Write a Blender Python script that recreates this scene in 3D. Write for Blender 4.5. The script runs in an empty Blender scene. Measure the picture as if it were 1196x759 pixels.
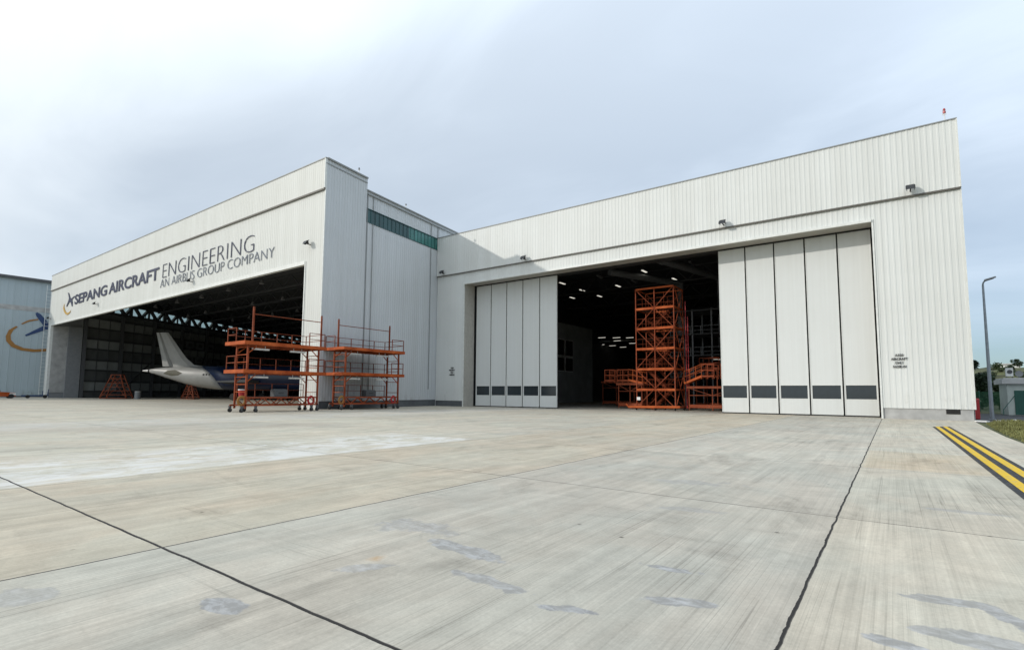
import bpy, math, random
from mathutils import Vector, Matrix
random.seed(7)
D = bpy.data
S = bpy.context.scene
COL = S.collection
R = math.radians

# ------------------------------------------------------------------ camera
cam_d = D.cameras.new('camera')
cam = D.objects.new('camera', cam_d); COL.objects.link(cam)
cf = Vector((-0.586846060, 0.805264610, 0.084620383))
cr = Vector((0.808489551, 0.588469941, 0.006911928))
cu = Vector((0.044230621, -0.072470933, 0.996389289))
cam.matrix_world = Matrix(((cr.x, cu.x, -cf.x, 0), (cr.y, cu.y, -cf.y, 0), (cr.z, cu.z, -cf.z, 1.6), (0, 0, 0, 1)))
cam_d.sensor_width = 36; cam_d.sensor_fit = 'HORIZONTAL'
cam_d.lens = 608.6426 / 1196 * 36
cam_d.shift_y = (406.4826 - 379.5) / 1196
cam_d.clip_end = 5000
S.camera = cam

# ------------------------------------------------------------------ light
SUN = Vector((-0.85, -1.0, 0.58)).normalized()          # towards the sun
elev = math.asin(SUN.z)
sun_d = D.lights.new('sun', 'SUN'); sun_d.energy = 2.0; sun_d.angle = R(0.9); sun_d.color = (1.0, 0.95, 0.87)
sun = D.objects.new('sun', sun_d); COL.objects.link(sun)
sun.rotation_euler = SUN.to_track_quat('Z', 'Y').to_euler()
sun.location = (0, 0, 60)

w = D.worlds.new('World'); S.world = w; w.use_nodes = True
N = w.node_tree.nodes; L = w.node_tree.links
bg = N['Background']; bg.inputs['Strength'].default_value = 0.1
sky = N.new('ShaderNodeTexSky'); sky.sky_type = 'NISHITA'; sky.sun_disc = False
sky.sun_elevation = elev; sky.sun_rotation = math.atan2(SUN.x, SUN.y); sky.dust_density = 0.6; sky.air_density = 1.0
tc = N.new('ShaderNodeTexCoord')
def wmath(op, a, b=None, clamp=False):
    n = N.new('ShaderNodeMath'); n.operation = op; n.use_clamp = clamp
    for i, v in enumerate((a, b)):
        if v is None: continue
        if isinstance(v, (int, float)): n.inputs[i].default_value = v
        else: L.new(v, n.inputs[i])
    return n.outputs[0]
sep = N.new('ShaderNodeSeparateXYZ'); L.new(tc.outputs['Generated'], sep.inputs[0])
zc = wmath('ADD', wmath('MAXIMUM', sep.outputs['Z'], 0.0), 0.22)
cmb = N.new('ShaderNodeCombineXYZ')
L.new(wmath('DIVIDE', sep.outputs['X'], zc), cmb.inputs[0]); L.new(wmath('DIVIDE', sep.outputs['Y'], zc), cmb.inputs[1])
mpn = N.new('ShaderNodeMapping'); mpn.inputs['Rotation'].default_value = (0, 0, R(25)); mpn.inputs['Scale'].default_value = (0.55, 1.0, 1); mpn.inputs['Location'].default_value = (3.1, 1.7, 0)
L.new(cmb.outputs[0], mpn.inputs[0])
def wnoise(scale, detail, rough, dist):
    n = N.new('ShaderNodeTexNoise'); n.inputs['Scale'].default_value = scale; n.inputs['Detail'].default_value = detail
    n.inputs['Roughness'].default_value = rough; n.inputs['Distortion'].default_value = dist
    L.new(mpn.outputs[0], n.inputs['Vector']); return n.outputs['Fac']
n1 = wnoise(0.5, 5, 0.47, 0.6); n2 = wnoise(1.9, 7, 0.55, 0.6)
cl = wmath('ADD', wmath('MULTIPLY', n1, 0.78), wmath('MULTIPLY', n2, 0.22))
mr = N.new('ShaderNodeMapRange'); mr.interpolation_type = 'SMOOTHSTEP'
mr.inputs[1].default_value = 0.36; mr.inputs[2].default_value = 0.60; mr.inputs[3].default_value = 0.62; mr.inputs[4].default_value = 1.0
L.new(cl, mr.inputs[0])
# thin cloud is brighter towards the sun
dot = N.new('ShaderNodeVectorMath'); dot.operation = 'DOT_PRODUCT'; L.new(tc.outputs['Generated'], dot.inputs[0]); dot.inputs[1].default_value = SUN
glow = wmath('POWER', wmath('MULTIPLY', wmath('ADD', dot.outputs['Value'], 1.0), 0.5, True), 2.2)
cloud = N.new('ShaderNodeMix'); cloud.data_type = 'RGBA'
cloud.inputs['A'].default_value = (9.5, 10.9, 12.5, 1); cloud.inputs['B'].default_value = (8.9, 9.4, 9.7, 1)
L.new(glow, cloud.inputs['Factor'])
shade = N.new('ShaderNodeMix'); shade.data_type = 'RGBA'; shade.blend_type = 'MULTIPLY'; shade.inputs['Factor'].default_value = 1
mr2 = N.new('ShaderNodeMapRange'); mr2.inputs[1].default_value = 0.3; mr2.inputs[2].default_value = 0.62; mr2.inputs[3].default_value = 0.945; mr2.inputs[4].default_value = 1.045
L.new(cl, mr2.inputs[0])
L.new(cloud.outputs['Result'], shade.inputs['A'])
cg = N.new('ShaderNodeCombineColor'); 
lift = wmath('MULTIPLY', mr2.outputs[0], wmath('ADD', wmath('MULTIPLY', wmath('POWER', wmath('MAXIMUM', sep.outputs['Z'], 0.0), 2.0), 1.0), 0.86))
for i in range(3): L.new(lift, cg.inputs[i])
L.new(cg.outputs[0], shade.inputs['B'])
mixs = N.new('ShaderNodeMix'); mixs.data_type = 'RGBA'
sm_ = N.new('ShaderNodeMix'); sm_.data_type = 'RGBA'; sm_.blend_type = 'MULTIPLY'; sm_.inputs['Factor'].default_value = 1; sm_.inputs['B'].default_value = (0.40, 0.58, 0.72, 1)
L.new(sky.outputs[0], sm_.inputs['A'])
away = wmath('MULTIPLY', wmath('POWER', wmath('SUBTRACT', 1.0, wmath('MAXIMUM', sep.outputs['Z'], 0.0), True), 5.0), wmath('SUBTRACT', 1.0, wmath('MULTIPLY', glow, 2.2), True))
cover = wmath('MULTIPLY', mr.outputs[0], wmath('SUBTRACT', 1.0, wmath('MULTIPLY', away, 0.75)))
L.new(cover, mixs.inputs['Factor']); L.new(sm_.outputs['Result'], mixs.inputs['A']); L.new(shade.outputs['Result'], mixs.inputs['B'])
L.new(mixs.outputs['Result'], bg.inputs['Color'])

S.view_settings.view_transform = 'Standard'; S.view_settings.look = 'None'
S.view_settings.gamma = 1; S.view_settings.exposure = 0.0; S.view_settings.use_curve_mapping = False
S.render.engine = 'CYCLES'
S.cycles.max_bounces = 7; S.cycles.diffuse_bounces = 4; S.cycles.caustics_reflective = False; S.cycles.caustics_refractive = False

# ------------------------------------------------------------------ mesh helpers
class MB:
    def __init__(s): s.v = []; s.f = []; s.m = []
    def face(s, pts, mi=0):
        b = len(s.v); s.v += [tuple(p) for p in pts]; s.f.append(tuple(range(b, b + len(pts)))); s.m.append(mi)
    def hexa(s, p, mi=0):      # 8 points: bottom 0-3, top 4-7
        b = len(s.v); s.v += [tuple(q) for q in p]
        for f in ((0, 3, 2, 1), (4, 5, 6, 7), (0, 1, 5, 4), (1, 2, 6, 5), (2, 3, 7, 6), (3, 0, 4, 7)):
            s.f.append(tuple(b + i for i in f)); s.m.append(mi)
    def box(s, x0, x1, y0, y1, z0, z1, mi=0):
        s.hexa([(x0, y0, z0), (x1, y0, z0), (x1, y1, z0), (x0, y1, z0), (x0, y0, z1), (x1, y0, z1), (x1, y1, z1), (x0, y1, z1)], mi)
    def bar(s, p, q, w=0.06, h=None, mi=0):
        p, q = Vector(p), Vector(q); d = (q - p)
        if d.length < 1e-6: return
        d.normalize(); up = Vector((0, 0, 1)) if abs(d.z) < 0.95 else Vector((0, 1, 0))
        a = d.cross(up).normalized(); b = a.cross(d).normalized(); h = h or w
        a *= w / 2; b *= h / 2
        s.hexa([p - a - b, p + a - b, p + a + b, p - a + b, q - a - b, q + a - b, q + a + b, q - a + b], mi)
    def tube(s, p, q, r0, r1=None, n=10, mi=0, caps=True):
        p, q = Vector(p), Vector(q); r1 = r0 if r1 is None else r1
        d = (q - p).normalized(); up = Vector((0, 0, 1)) if abs(d.z) < 0.95 else Vector((0, 1, 0))
        a = d.cross(up).normalized(); b = a.cross(d).normalized(); o = len(s.v)
        for c, r in ((p, r0), (q, r1)):
            for i in range(n):
                t = 2 * math.pi * i / n; s.v.append(tuple(c + a * math.cos(t) * r + b * math.sin(t) * r))
        for i in range(n):
            j = (i + 1) % n; s.f.append((o + i, o + j, o + n + j, o + n + i)); s.m.append(mi)
        if caps:
            s.f.append(tuple(o + i for i in reversed(range(n)))); s.f.append(tuple(o + n + i for i in range(n))); s.m += [mi, mi]
    def loft(s, rings, mi=0, cap=True):
        o = len(s.v); n = len(rings[0])
        for r in rings: s.v += [tuple(p) for p in r]
        for k in range(len(rings) - 1):
            for i in range(n):
                j = (i + 1) % n; s.f.append((o + k * n + i, o + k * n + j, o + (k + 1) * n + j, o + (k + 1) * n + i)); s.m.append(mi)
        if cap:
            s.f.append(tuple(o + i for i in reversed(range(n)))); e = o + (len(rings) - 1) * n; s.f.append(tuple(e + i for i in range(n))); s.m += [mi, mi]
    def prism(s, pts, d, mi=0):      # closed outline extruded by vector d
        d = Vector(d); n = len(pts); o = len(s.v)
        s.v += [tuple(p) for p in pts] + [tuple(Vector(p) + d) for p in pts]
        s.f.append(tuple(range(o + n - 1, o - 1, -1))); s.f.append(tuple(range(o + n, o + 2 * n))); s.m += [mi, mi]
        for i in range(n):
            j = (i + 1) % n; s.f.append((o + i, o + j, o + n + j, o + n + i)); s.m.append(mi)
    def ring(s, c, ax, r, t, n=20, k=6, mi=0):   # torus
        c, ax = Vector(c), Vector(ax).normalized(); up = Vector((0, 0, 1)) if abs(ax.z) < 0.9 else Vector((1, 0, 0))
        a = ax.cross(up).normalized(); b = ax.cross(a).normalized(); o = len(s.v)
        for i in range(n):
            t0 = 2 * math.pi * i / n; u = a * math.cos(t0) + b * math.sin(t0)
            for j in range(k):
                t1 = 2 * math.pi * j / k; s.v.append(tuple(c + u * (r + t * math.cos(t1)) + ax * t * math.sin(t1)))
        for i in range(n):
            for j in range(k):
                i2, j2 = (i + 1) % n, (j + 1) % k
                s.f.append((o + i * k + j, o + i2 * k + j, o + i2 * k + j2, o + i * k + j2)); s.m.append(mi)
    def build(s, name, mats, parent=None, loc=None, smooth=False, offset=None):
        me = D.meshes.new(name)
        vs = s.v if offset is None else [(x - offset[0], y - offset[1], z - offset[2]) for x, y, z in s.v]
        me.from_pydata(vs, [], s.f)
        if not isinstance(mats, (list, tuple)): mats = [mats]
        for m in mats: me.materials.append(m)
        if any(s.m): me.polygons.foreach_set('material_index', s.m)
        if smooth: me.polygons.foreach_set('use_smooth', [True] * len(s.f))
        me.update()
        o = D.objects.new(name, me); COL.objects.link(o)
        if parent is not None: o.parent = parent
        if loc is not None: o.location = loc
        elif offset is not None and parent is None: o.location = offset
        return o

def tag(o, label=None, cat=None, group=None, kind=None):
    if label: o['label'] = label
    if cat: o['category'] = cat
    if group: o['group'] = group
    if kind: o['kind'] = kind
    return o
def thing(name, label, cat, loc=(0, 0, 0), group=None):
    o = D.objects.new(name, None); COL.objects.link(o); o.location = loc; o.empty_display_size = 0.3
    return tag(o, label, cat, group)
def copy_tree(o, parent=None):
    c = o.copy(); COL.objects.link(c)
    if parent is not None: c.parent = parent
    for ch in list(o.children): copy_tree(ch, c)
    return c

# ------------------------------------------------------------------ materials
def newmat(name):
    m = D.materials.new(name); m.use_nodes = True
    return m, m.node_tree.nodes, m.node_tree.links, m.node_tree.nodes['Principled BSDF']
def simple(name, col, rough=0.5, metal=0.0, var=0.12, scale=3.0, spec=0.5, dark=0.8, stretch=(1, 1, 1), bump=0.0):
    """painted surface with uneven tone and roughness"""
    m, n, l, b = newmat(name)
    t = n.new('ShaderNodeTexCoord'); mp = n.new('ShaderNodeMapping'); mp.inputs['Scale'].default_value = stretch
    l.new(t.outputs['Object'], mp.inputs[0])
    nz = n.new('ShaderNodeTexNoise'); nz.inputs['Scale'].default_value = scale; nz.inputs['Detail'].default_value = 6; nz.inputs['Roughness'].default_value = 0.6
    l.new(mp.outputs[0], nz.inputs['Vector'])
    mr = n.new('ShaderNodeMapRange'); mr.inputs[1].default_value = 0.3; mr.inputs[2].default_value = 0.7; mr.inputs[3].default_value = 1 - var; mr.inputs[4].default_value = 1 + var * 0.5
    l.new(nz.outputs['Fac'], mr.inputs[0])
    mx = n.new('ShaderNodeMix'); mx.data_type = 'RGBA'; mx.blend_type = 'MULTIPLY'; mx.inputs['Factor'].default_value = 1
    mx.inputs['A'].default_value = (*col, 1)
    cc = n.new('ShaderNodeCombineColor')
    for i in range(3): l.new(mr.outputs[0], cc.inputs[i])
    l.new(cc.outputs[0], mx.inputs['B']); l.new(mx.outputs['Result'], b.inputs['Base Color'])
    b.inputs['Roughness'].default_value = rough; b.inputs['Metallic'].default_value = metal; b.inputs['Specular IOR Level'].default_value = spec
    if bump:
        bp = n.new('ShaderNodeBump'); bp.inputs['Strength'].default_value = bump; bp.inputs['Distance'].default_value = 0.02
        l.new(nz.outputs['Fac'], bp.inputs['Height']); l.new(bp.outputs[0], b.inputs['Normal'])
    return m

def cladding(name, col, streak=0.10, base_dirt=True):
    """coated steel sheet: rain streaks down the sheet, sheet-to-sheet tone, splash dirt near the ground"""
    m, n, l, b = newmat(name)
    t = n.new('ShaderNodeTexCoord')
    def noise(sc, scale, det=5, rough=0.6):
        mp = n.new('ShaderNodeMapping'); mp.inputs['Scale'].default_value = sc; l.new(t.outputs['Object'], mp.inputs[0])
        z = n.new('ShaderNodeTexNoise'); z.inputs['Scale'].default_value = scale; z.inputs['Detail'].default_value = det; z.inputs['Roughness'].default_value = rough
        l.new(mp.outputs[0], z.inputs['Vector']); return z.outputs['Fac']
    def mrange(v, a, c, d, e):
        r = n.new('ShaderNodeMapRange'); r.inputs[1].default_value = a; r.inputs[2].default_value = c; r.inputs[3].default_value = d; r.inputs[4].default_value = e; l.new(v, r.inputs[0]); return r.outputs[0]
    def mul(a, c):
        k = n.new('ShaderNodeMath'); k.operation = 'MULTIPLY'; l.new(a, k.inputs[0])
        if isinstance(c, (int, float)): k.inputs[1].default_value = c
        else: l.new(c, k.inputs[1])
        return k.outputs[0]
    s1 = mrange(noise((1.3, 1.3, 0.05), 1.0), 0.35, 0.7, 1 - streak, 1.02)
    s2 = mrange(noise((6, 6, 0.12), 1.0, 4), 0.35, 0.75, 1 - streak * 0.6, 1.02)
    s3 = mrange(noise((0.12, 0.12, 0.2), 1.0), 0.3, 0.7, 0.95, 1.03)
    val = mul(mul(s1, s2), s3)
    q_ = n.new('ShaderNodeSeparateXYZ'); l.new(t.outputs['Object'], q_.inputs[0]); fl = n.new('ShaderNodeMath'); fl.operation = 'FLOOR'; ad = n.new('ShaderNodeMath'); ad.operation = 'ADD'; l.new(q_.outputs['X'], ad.inputs[0]); l.new(q_.outputs['Y'], ad.inputs[1]); l.new(ad.outputs[0], fl.inputs[0])
    wn_ = n.new('ShaderNodeTexWhiteNoise'); wn_.noise_dimensions = '1D'; l.new(fl.outputs[0], wn_.inputs['W']); val = mul(val, mrange(wn_.outputs['Value'], 0, 1, 0.955, 1.01))
    sp = n.new('ShaderNodeSeparateXYZ'); l.new(t.outputs['Object'], sp.inputs[0])
    if base_dirt:
        g = mrange(sp.outputs['Z'], 0.7, 2.0, 1.0, 0.0)
        sm = mrange(noise((1.5, 1.5, 0.6), 1.0, 7, 0.7), 0.52, 0.68, 0.0, 0.45)
        k = n.new('ShaderNodeMath'); k.operation = 'SUBTRACT'; k.inputs[0].default_value = 1.0; l.new(mul(g, sm), k.inputs[1])
        val = mul(val, k.outputs[0])
    mx = n.new('ShaderNodeMix'); mx.data_type = 'RGBA'; mx.inputs['A'].default_value = (col[0] * 0.55, col[1] * 0.53, col[2] * 0.48, 1); mx.inputs['B'].default_value = (*col, 1)
    l.new(mrange(val, 0.4, 1.0, 0.0, 1.0), mx.inputs['Factor']); l.new(mx.outputs['Result'], b.inputs['Base Color'])
    b.inputs['Roughness'].default_value = 0.5; b.inputs['Specular IOR Level'].default_value = 0.35
    return m

M = {}
M['clad'] = cladding('clad', (0.72, 0.735, 0.715), 0.05)
M['clad_old'] = cladding('clad_old', (0.68, 0.69, 0.66), 0.07)
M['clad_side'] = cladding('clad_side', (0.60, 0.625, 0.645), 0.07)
M['clad_blue'] = cladding('clad_blue', (0.40, 0.47, 0.50), 0.05)
M['door'] = cladding('door', (0.70, 0.72, 0.71), 0.05, False)
M['trim_dark'] = simple('trim_dark', (0.13, 0.12, 0.105), 0.6)
M['trim_light'] = simple('trim_light', (0.74, 0.75, 0.72), 0.45)
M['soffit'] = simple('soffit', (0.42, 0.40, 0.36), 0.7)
M['coping'] = simple('coping', (0.27, 0.28, 0.28), 0.5)
M['plinth'] = simple('plinth', (0.42, 0.42, 0.41), 0.85, scale=1.2, var=0.25)
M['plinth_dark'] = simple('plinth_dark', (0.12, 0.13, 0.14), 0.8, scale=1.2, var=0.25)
M['rubber'] = simple('rubber', (0.018, 0.018, 0.018), 0.7)
M['pane'] = simple('pane', (0.030, 0.040, 0.046), 0.10, spec=0.6)
M['teal_dark'] = simple('teal_dark', (0.018, 0.075, 0.078), 0.22, var=0.35, scale=0.9, stretch=(1, 1.6, 0.2))
M['teal'] = simple('teal', (0.05, 0.20, 0.18), 0.25, var=0.3, scale=0.9, stretch=(1, 1.6, 0.2))
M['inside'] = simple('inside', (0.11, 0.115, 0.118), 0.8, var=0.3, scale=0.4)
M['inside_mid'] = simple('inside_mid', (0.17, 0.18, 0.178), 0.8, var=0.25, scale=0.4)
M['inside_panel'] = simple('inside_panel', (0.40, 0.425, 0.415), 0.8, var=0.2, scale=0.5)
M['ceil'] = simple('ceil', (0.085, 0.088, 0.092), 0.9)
M['steel_dark'] = simple('steel_dark', (0.085, 0.088, 0.092), 0.6)
M['steel_grey'] = simple('steel_grey', (0.24, 0.25, 0.26), 0.5)
M['galv'] = simple('galv', (0.30, 0.33, 0.36), 0.42, metal=0.5, var=0.2, scale=6)
def worn_paint(name, col, rust, chip=0.60):
    m, n, l, b = newmat(name); t = n.new('ShaderNodeTexCoord')
    def nz(sc, det, ro):
        z = n.new('ShaderNodeTexNoise'); z.inputs['Scale'].default_value = sc; z.inputs['Detail'].default_value = det; z.inputs['Roughness'].default_value = ro; l.new(t.outputs['Object'], z.inputs['Vector']); return z.outputs['Fac']
    def mr(v, a, c, d, e):
        r = n.new('ShaderNodeMapRange'); r.inputs[1].default_value = a; r.inputs[2].default_value = c; r.inputs[3].default_value = d; r.inputs[4].default_value = e; l.new(v, r.inputs[0]); return r.outputs[0]
    def mx(a, c, f):
        k = n.new('ShaderNodeMix'); k.data_type = 'RGBA'; l.new(f, k.inputs['Factor'])
        for nm, v in (('A', a), ('B', c)):
            if isinstance(v, tuple): k.inputs[nm].default_value = (*v, 1)
            else: l.new(v, k.inputs[nm])
        return k.outputs['Result']
    base = mx(tuple(x * .6 for x in col), (col[0] * 1.15, col[1] * 1.6, col[2] * 2.5), mr(nz(0.9, 5, .6), .32, .68, 0, 1))
    base = mx(base, rust, mr(nz(7.0, 7, .7), chip, chip + .07, 0, .9))
    l.new(base, b.inputs['Base Color']); b.inputs['Roughness'].default_value = 0.65; b.inputs['Specular IOR Level'].default_value = 0.2
    return m
M['orange'] = worn_paint('orange', (0.44, 0.072, 0.012), (0.10, 0.045, 0.025))
M['orange_worn'] = worn_paint('orange_worn', (0.25, 0.045, 0.012), (0.07, 0.04, 0.03), 0.55)
M['rail_dark'] = simple('rail_dark', (0.13, 0.026, 0.009), 0.8, spec=0.15, var=0.4)
def line_paint(name, col, under):
    m = worn_paint(name, col, under, 0.545)
    for nd in m.node_tree.nodes:
        if nd.type == 'MIX' and not nd.inputs['A'].is_linked: nd.inputs['A'].default_value = (col[0] * .86, col[1] * .86, col[2] * .86, 1); nd.inputs['B'].default_value = (*col, 1)
        elif nd.type == 'MIX': nd.inputs['B'].default_value = (*under, 1)
    return m
M['paint_yellow'] = line_paint('paint_yellow', (0.74, 0.48, 0.02), (0.42, 0.35, 0.16))
M['paint_black'] = line_paint('paint_black', (0.026, 0.026, 0.028), (0.09, 0.088, 0.08))
M['orange_deep'] = worn_paint('orange_deep', (0.29, 0.048, 0.012), (0.08, 0.04, 0.028), 0.57)
M['grating'] = simple('grating', (0.10, 0.045, 0.03), 0.8, var=0.3)
M['white'] = simple('white', (0.78, 0.78, 0.76), 0.45)
M['red'] = simple('red', (0.42, 0.02, 0.025), 0.4)
M['navy'] = simple('navy', (0.012, 0.022, 0.075), 0.5)
M['navy_text'] = simple('navy_text', (0.010, 0.016, 0.055), 0.5)
M['slate_text'] = simple('slate_text', (0.13, 0.15, 0.19), 0.5)
M['black_text'] = simple('black_text', (0.02, 0.02, 0.02), 0.6)
M['gold'] = simple('gold', (0.50, 0.30, 0.05), 0.5)
M['ochre'] = simple('ochre', (0.33, 0.155, 0.035), 0.6)
M['logo_blue'] = simple('logo_blue', (0.025, 0.055, 0.15), 0.6)
M['lamp_black'] = simple('lamp_black', (0.010, 0.010, 0.011), 0.6)
M['lamp_glass'] = simple('lamp_glass', (0.035, 0.037, 0.04), 0.3, spec=0.3)
M['aluminium'] = simple('aluminium', (0.37, 0.37, 0.355), 0.45, var=0.12, scale=0.7)
M['ac_blue'] = simple('ac_blue', (0.006, 0.018, 0.062), 0.3, var=0.2, scale=0.6)
M['ac_olive'] = simple('ac_olive', (0.10, 0.095, 0.065), 0.7)
M['paint_white'] = simple('paint_white', (0.70, 0.70, 0.69), 0.8, var=0.2, scale=4)
M['asphalt'] = simple('asphalt', (0.055, 0.057, 0.062), 0.9, var=0.3, scale=2.0, bump=0.2)
M['grass_ground'] = simple('grass_ground', (0.075, 0.085, 0.03), 0.95, var=0.5, scale=0.25)
M['blade'] = simple('blade', (0.20, 0.20, 0.065), 0.8, var=0.45, scale=1.4)
M['leaf_dark'] = simple('leaf_dark', (0.022, 0.045, 0.018), 0.75, var=0.5, scale=0.9)
M['leaf'] = simple('leaf', (0.045, 0.075, 0.022), 0.75, var=0.5, scale=0.6)
M['bark'] = simple('bark', (0.09, 0.07, 0.05), 0.9)
M['hill'] = simple('hill', (0.075, 0.082, 0.024), 0.95, var=0.8, scale=0.16, bump=0.4)
M['hut_wall'] = simple('hut_wall', (0.55, 0.60, 0.56), 0.8, var=0.15, scale=1)
M['hut_roof'] = simple('hut_roof', (0.55, 0.55, 0.54), 0.85, var=0.2, scale=1)
M['green_paint'] = simple('green_paint', (0.02, 0.11, 0.085), 0.5)
M['fence_green'] = simple('fence_green', (0.03, 0.14, 0.07), 0.7, var=0.3)
def emit(name, col, strength):
    m, n, l, b = newmat(name); b.inputs['Base Color'].default_value = (*col, 1); b.inputs['Emission Color'].default_value = (*col, 1); b.inputs['Emission Strength'].default_value = strength
    return m
M['lamp_on'] = emit('lamp_on', (1.0, 0.96, 0.84), 0.8)
M['lamp_dim'] = emit('lamp_dim', (0.9, 0.93, 1.0), 0.35)
M['lamp_off'] = simple('lamp_off', (0.30, 0.30, 0.31), 0.5)

# ------------------------------------------------------------------ concrete apron material
def concrete():
    m, n, l, b = newmat('apron_concrete')
    t = n.new('ShaderNodeTexCoord'); P = t.outputs['Object']
    sp = n.new('ShaderNodeSeparateXYZ'); l.new(P, sp.inputs[0]); X, Y = sp.outputs['X'], sp.outputs['Y']
    def mt(op, a, c=None, e=None, clamp=False):
        k = n.new('ShaderNodeMath'); k.operation = op; k.use_clamp = clamp
        for i, v in enumerate((a, c, e)):
            if v is None: continue
            if isinstance(v, (int, float)): k.inputs[i].default_value = v
            else: l.new(v, k.inputs[i])
        return k.outputs[0]
    def rng(v, a, c, d, e, sm=False):
        r = n.new('ShaderNodeMapRange'); r.inputs[1].default_value = a; r.inputs[2].default_value = c; r.inputs[3].default_value = d; r.inputs[4].default_value = e
        if sm: r.interpolation_type = 'SMOOTHSTEP'
        l.new(v, r.inputs[0]); return r.outputs[0]
    def noise(sc, det=6, rough=0.6, dist=0.0, off=(0, 0, 0)):
        mp = n.new('ShaderNodeMapping'); mp.inputs['Scale'].default_value = sc; mp.inputs['Location'].default_value = off; l.new(P, mp.inputs[0])
        z = n.new('ShaderNodeTexNoise'); z.inputs['Scale'].default_value = 1.0; z.inputs['Detail'].default_value = det; z.inputs['Roughness'].default_value = rough; z.inputs['Distortion'].default_value = dist
        l.new(mp.outputs[0], z.inputs['Vector']); return z.outputs['Fac']
    def mix(a, c, f, bt='MIX'):
        k = n.new('ShaderNodeMix'); k.data_type = 'RGBA'; k.blend_type = bt
        for nm, v in (('A', a), ('B', c)):
            if isinstance(v, tuple): k.inputs[nm].default_value = (*v, 1)
            else: l.new(v, k.inputs[nm])
        if isinstance(f, (int, float)): k.inputs['Factor'].default_value = f
        else: l.new(f, k.inputs['Factor'])
        return k.outputs['Result']
    # slab grid
    sx = mt('DIVIDE', mt('ADD', X, 0.66), 5.44); sy = mt('DIVIDE', mt('SUBTRACT', Y, 2.33), 5.85)
    cell = n.new('ShaderNodeCombineXYZ'); l.new(mt('FLOOR', sx), cell.inputs[0]); l.new(mt('FLOOR', sy), cell.inputs[1])
    wn = n.new('ShaderNodeTexWhiteNoise'); wn.noise_dimensions = '2D'; l.new(cell.outputs[0], wn.inputs['Vector'])
    big = noise((0.11, 0.09, 1), 5, 0.55, 0.6); med = noise((0.55, 0.35, 1), 7, 0.62, 0.5, (5, 3, 0)); fine = noise((9, 9, 1), 8, 0.75)
    col = mix((0.505, 0.47, 0.40), (0.585, 0.545, 0.45), rng(big, 0.35, 0.65, 0, 1, True))
    col = mix(col, (0.51, 0.45, 0.35), mt('MULTIPLY', rng(med, 0.48, 0.72, 0, 0.55), rng(wn.outputs['Value'], 0.2, 0.9, 0.25, 1.0)))
    # slab row tones: the row beyond the second joint is buff, the near bay cool grey
    def inside(v, a, c, soft=0.03):
        return mt('MULTIPLY', rng(v, a - soft, a + soft, 0, 1), rng(v, c - soft, c + soft, 1, 0))
    col = mix(col, (0.56, 0.485, 0.375), mt('MULTIPLY', inside(X, -11.54, -6.1, 0.02), rng(noise((0.4, 0.3, 1), 5, 0.6, 0.3, (9, 1, 0)), 0.3, 0.7, 0.25, 0.85)))
    col = mix(col, (0.51, 0.485, 0.43), mt('MULTIPLY', inside(X, -6.1, -0.66, 0.02), 0.55))
    col = mix(col, (0.59, 0.55, 0.46), mt('MULTIPLY', inside(X, -0.66, 6, 0.02), 0.6))
    pt = mt('MULTIPLY', inside(X, -0.62, 1.75, 0.06), inside(Y, 14.15, 18.5, 0.08))
    col = mix(col, (0.54, 0.45, 0.325), mt('MULTIPLY', pt, rng(med, 0.3, 0.6, 0.3, 0.8)))
    # broom finish and drag marks running away from the camera
    st = noise((7.5, 0.22, 1), 5, 0.6, 0.1); st2 = noise((58, 0.30, 1), 3, 0.6, 0.0, (3, 8, 0)); st3 = noise((2.0, 0.11, 1), 4, 0.6, 0.2, (1, 5, 0)); mot = noise((3.2, 2.2, 1), 10, 0.74, 0.5, (4, 7, 0)); mot2 = noise((1.0, 0.8, 1), 9, 0.7, 0.9, (14, 2, 0))
    tone = mt('MULTIPLY', mt('MULTIPLY', rng(st, 0.3, 0.72, 0.90, 1.06), rng(st2, 0.3, 0.75, 0.90, 1.06)), rng(st3, 0.3, 0.7, 0.89, 1.06))
    tone = mt('MULTIPLY', tone, mt('MULTIPLY', rng(mot, 0.32, 0.68, 0.90, 1.06), rng(mot2, 0.36, 0.66, 0.90, 1.06)))
    tone = mt('MULTIPLY', tone, rng(noise((34, 30, 1), 6, 0.8), 0.3, 0.72, 0.87, 1.10)); tone = mt('MULTIPLY', tone, rng(wn.outputs['Value'], 0, 1, 0.94, 1.05))
    hr_ = mt('ABSOLUTE', mt('SUBTRACT', noise((16.0, 0.045, 1), 2, 0.5, 0.05, (17, 2, 0)), 0.5))
    tone = mt('MULTIPLY', tone, mt('SUBTRACT', 1.0, mt('MULTIPLY', rng(hr_, 0.004, 0.018, 1, 0), rng(noise((0.6, 0.25, 1), 4, 0.6, 0.3, (21, 3, 0)), 0.46, 0.62, 0.0, 0.30))))
    hr2 = mt('ABSOLUTE', mt('SUBTRACT', noise((0.09, 11.0, 1), 3, 0.5, 0.1, (27, 2, 0)), 0.5))
    tone = mt('MULTIPLY', tone, mt('SUBTRACT', 1.0, mt('MULTIPLY', rng(hr2, 0.003, 0.014, 1, 0), rng(noise((0.3, 0.8, 1), 4, 0.6, 0.3, (31, 3, 0)), 0.52, 0.66, 0.0, 0.22))))
    # thin crack-like drag lines
    ln = noise((5.0, 0.05, 1), 3, 0.5, 0.2, (7, 2, 0)); lnm = mt('ABSOLUTE', mt('SUBTRACT', ln, 0.5))
    tone = mt('MULTIPLY', tone, mt('SUBTRACT', 1.0, mt('MULTIPLY', rng(lnm, 0.0, 0.012, 1, 0), rng(med, 0.4, 0.65, 0, 0.20))))
    # grime patches
    gr = noise((0.9, 0.32, 1), 8, 0.68, 0.7, (2, 9, 0))
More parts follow.
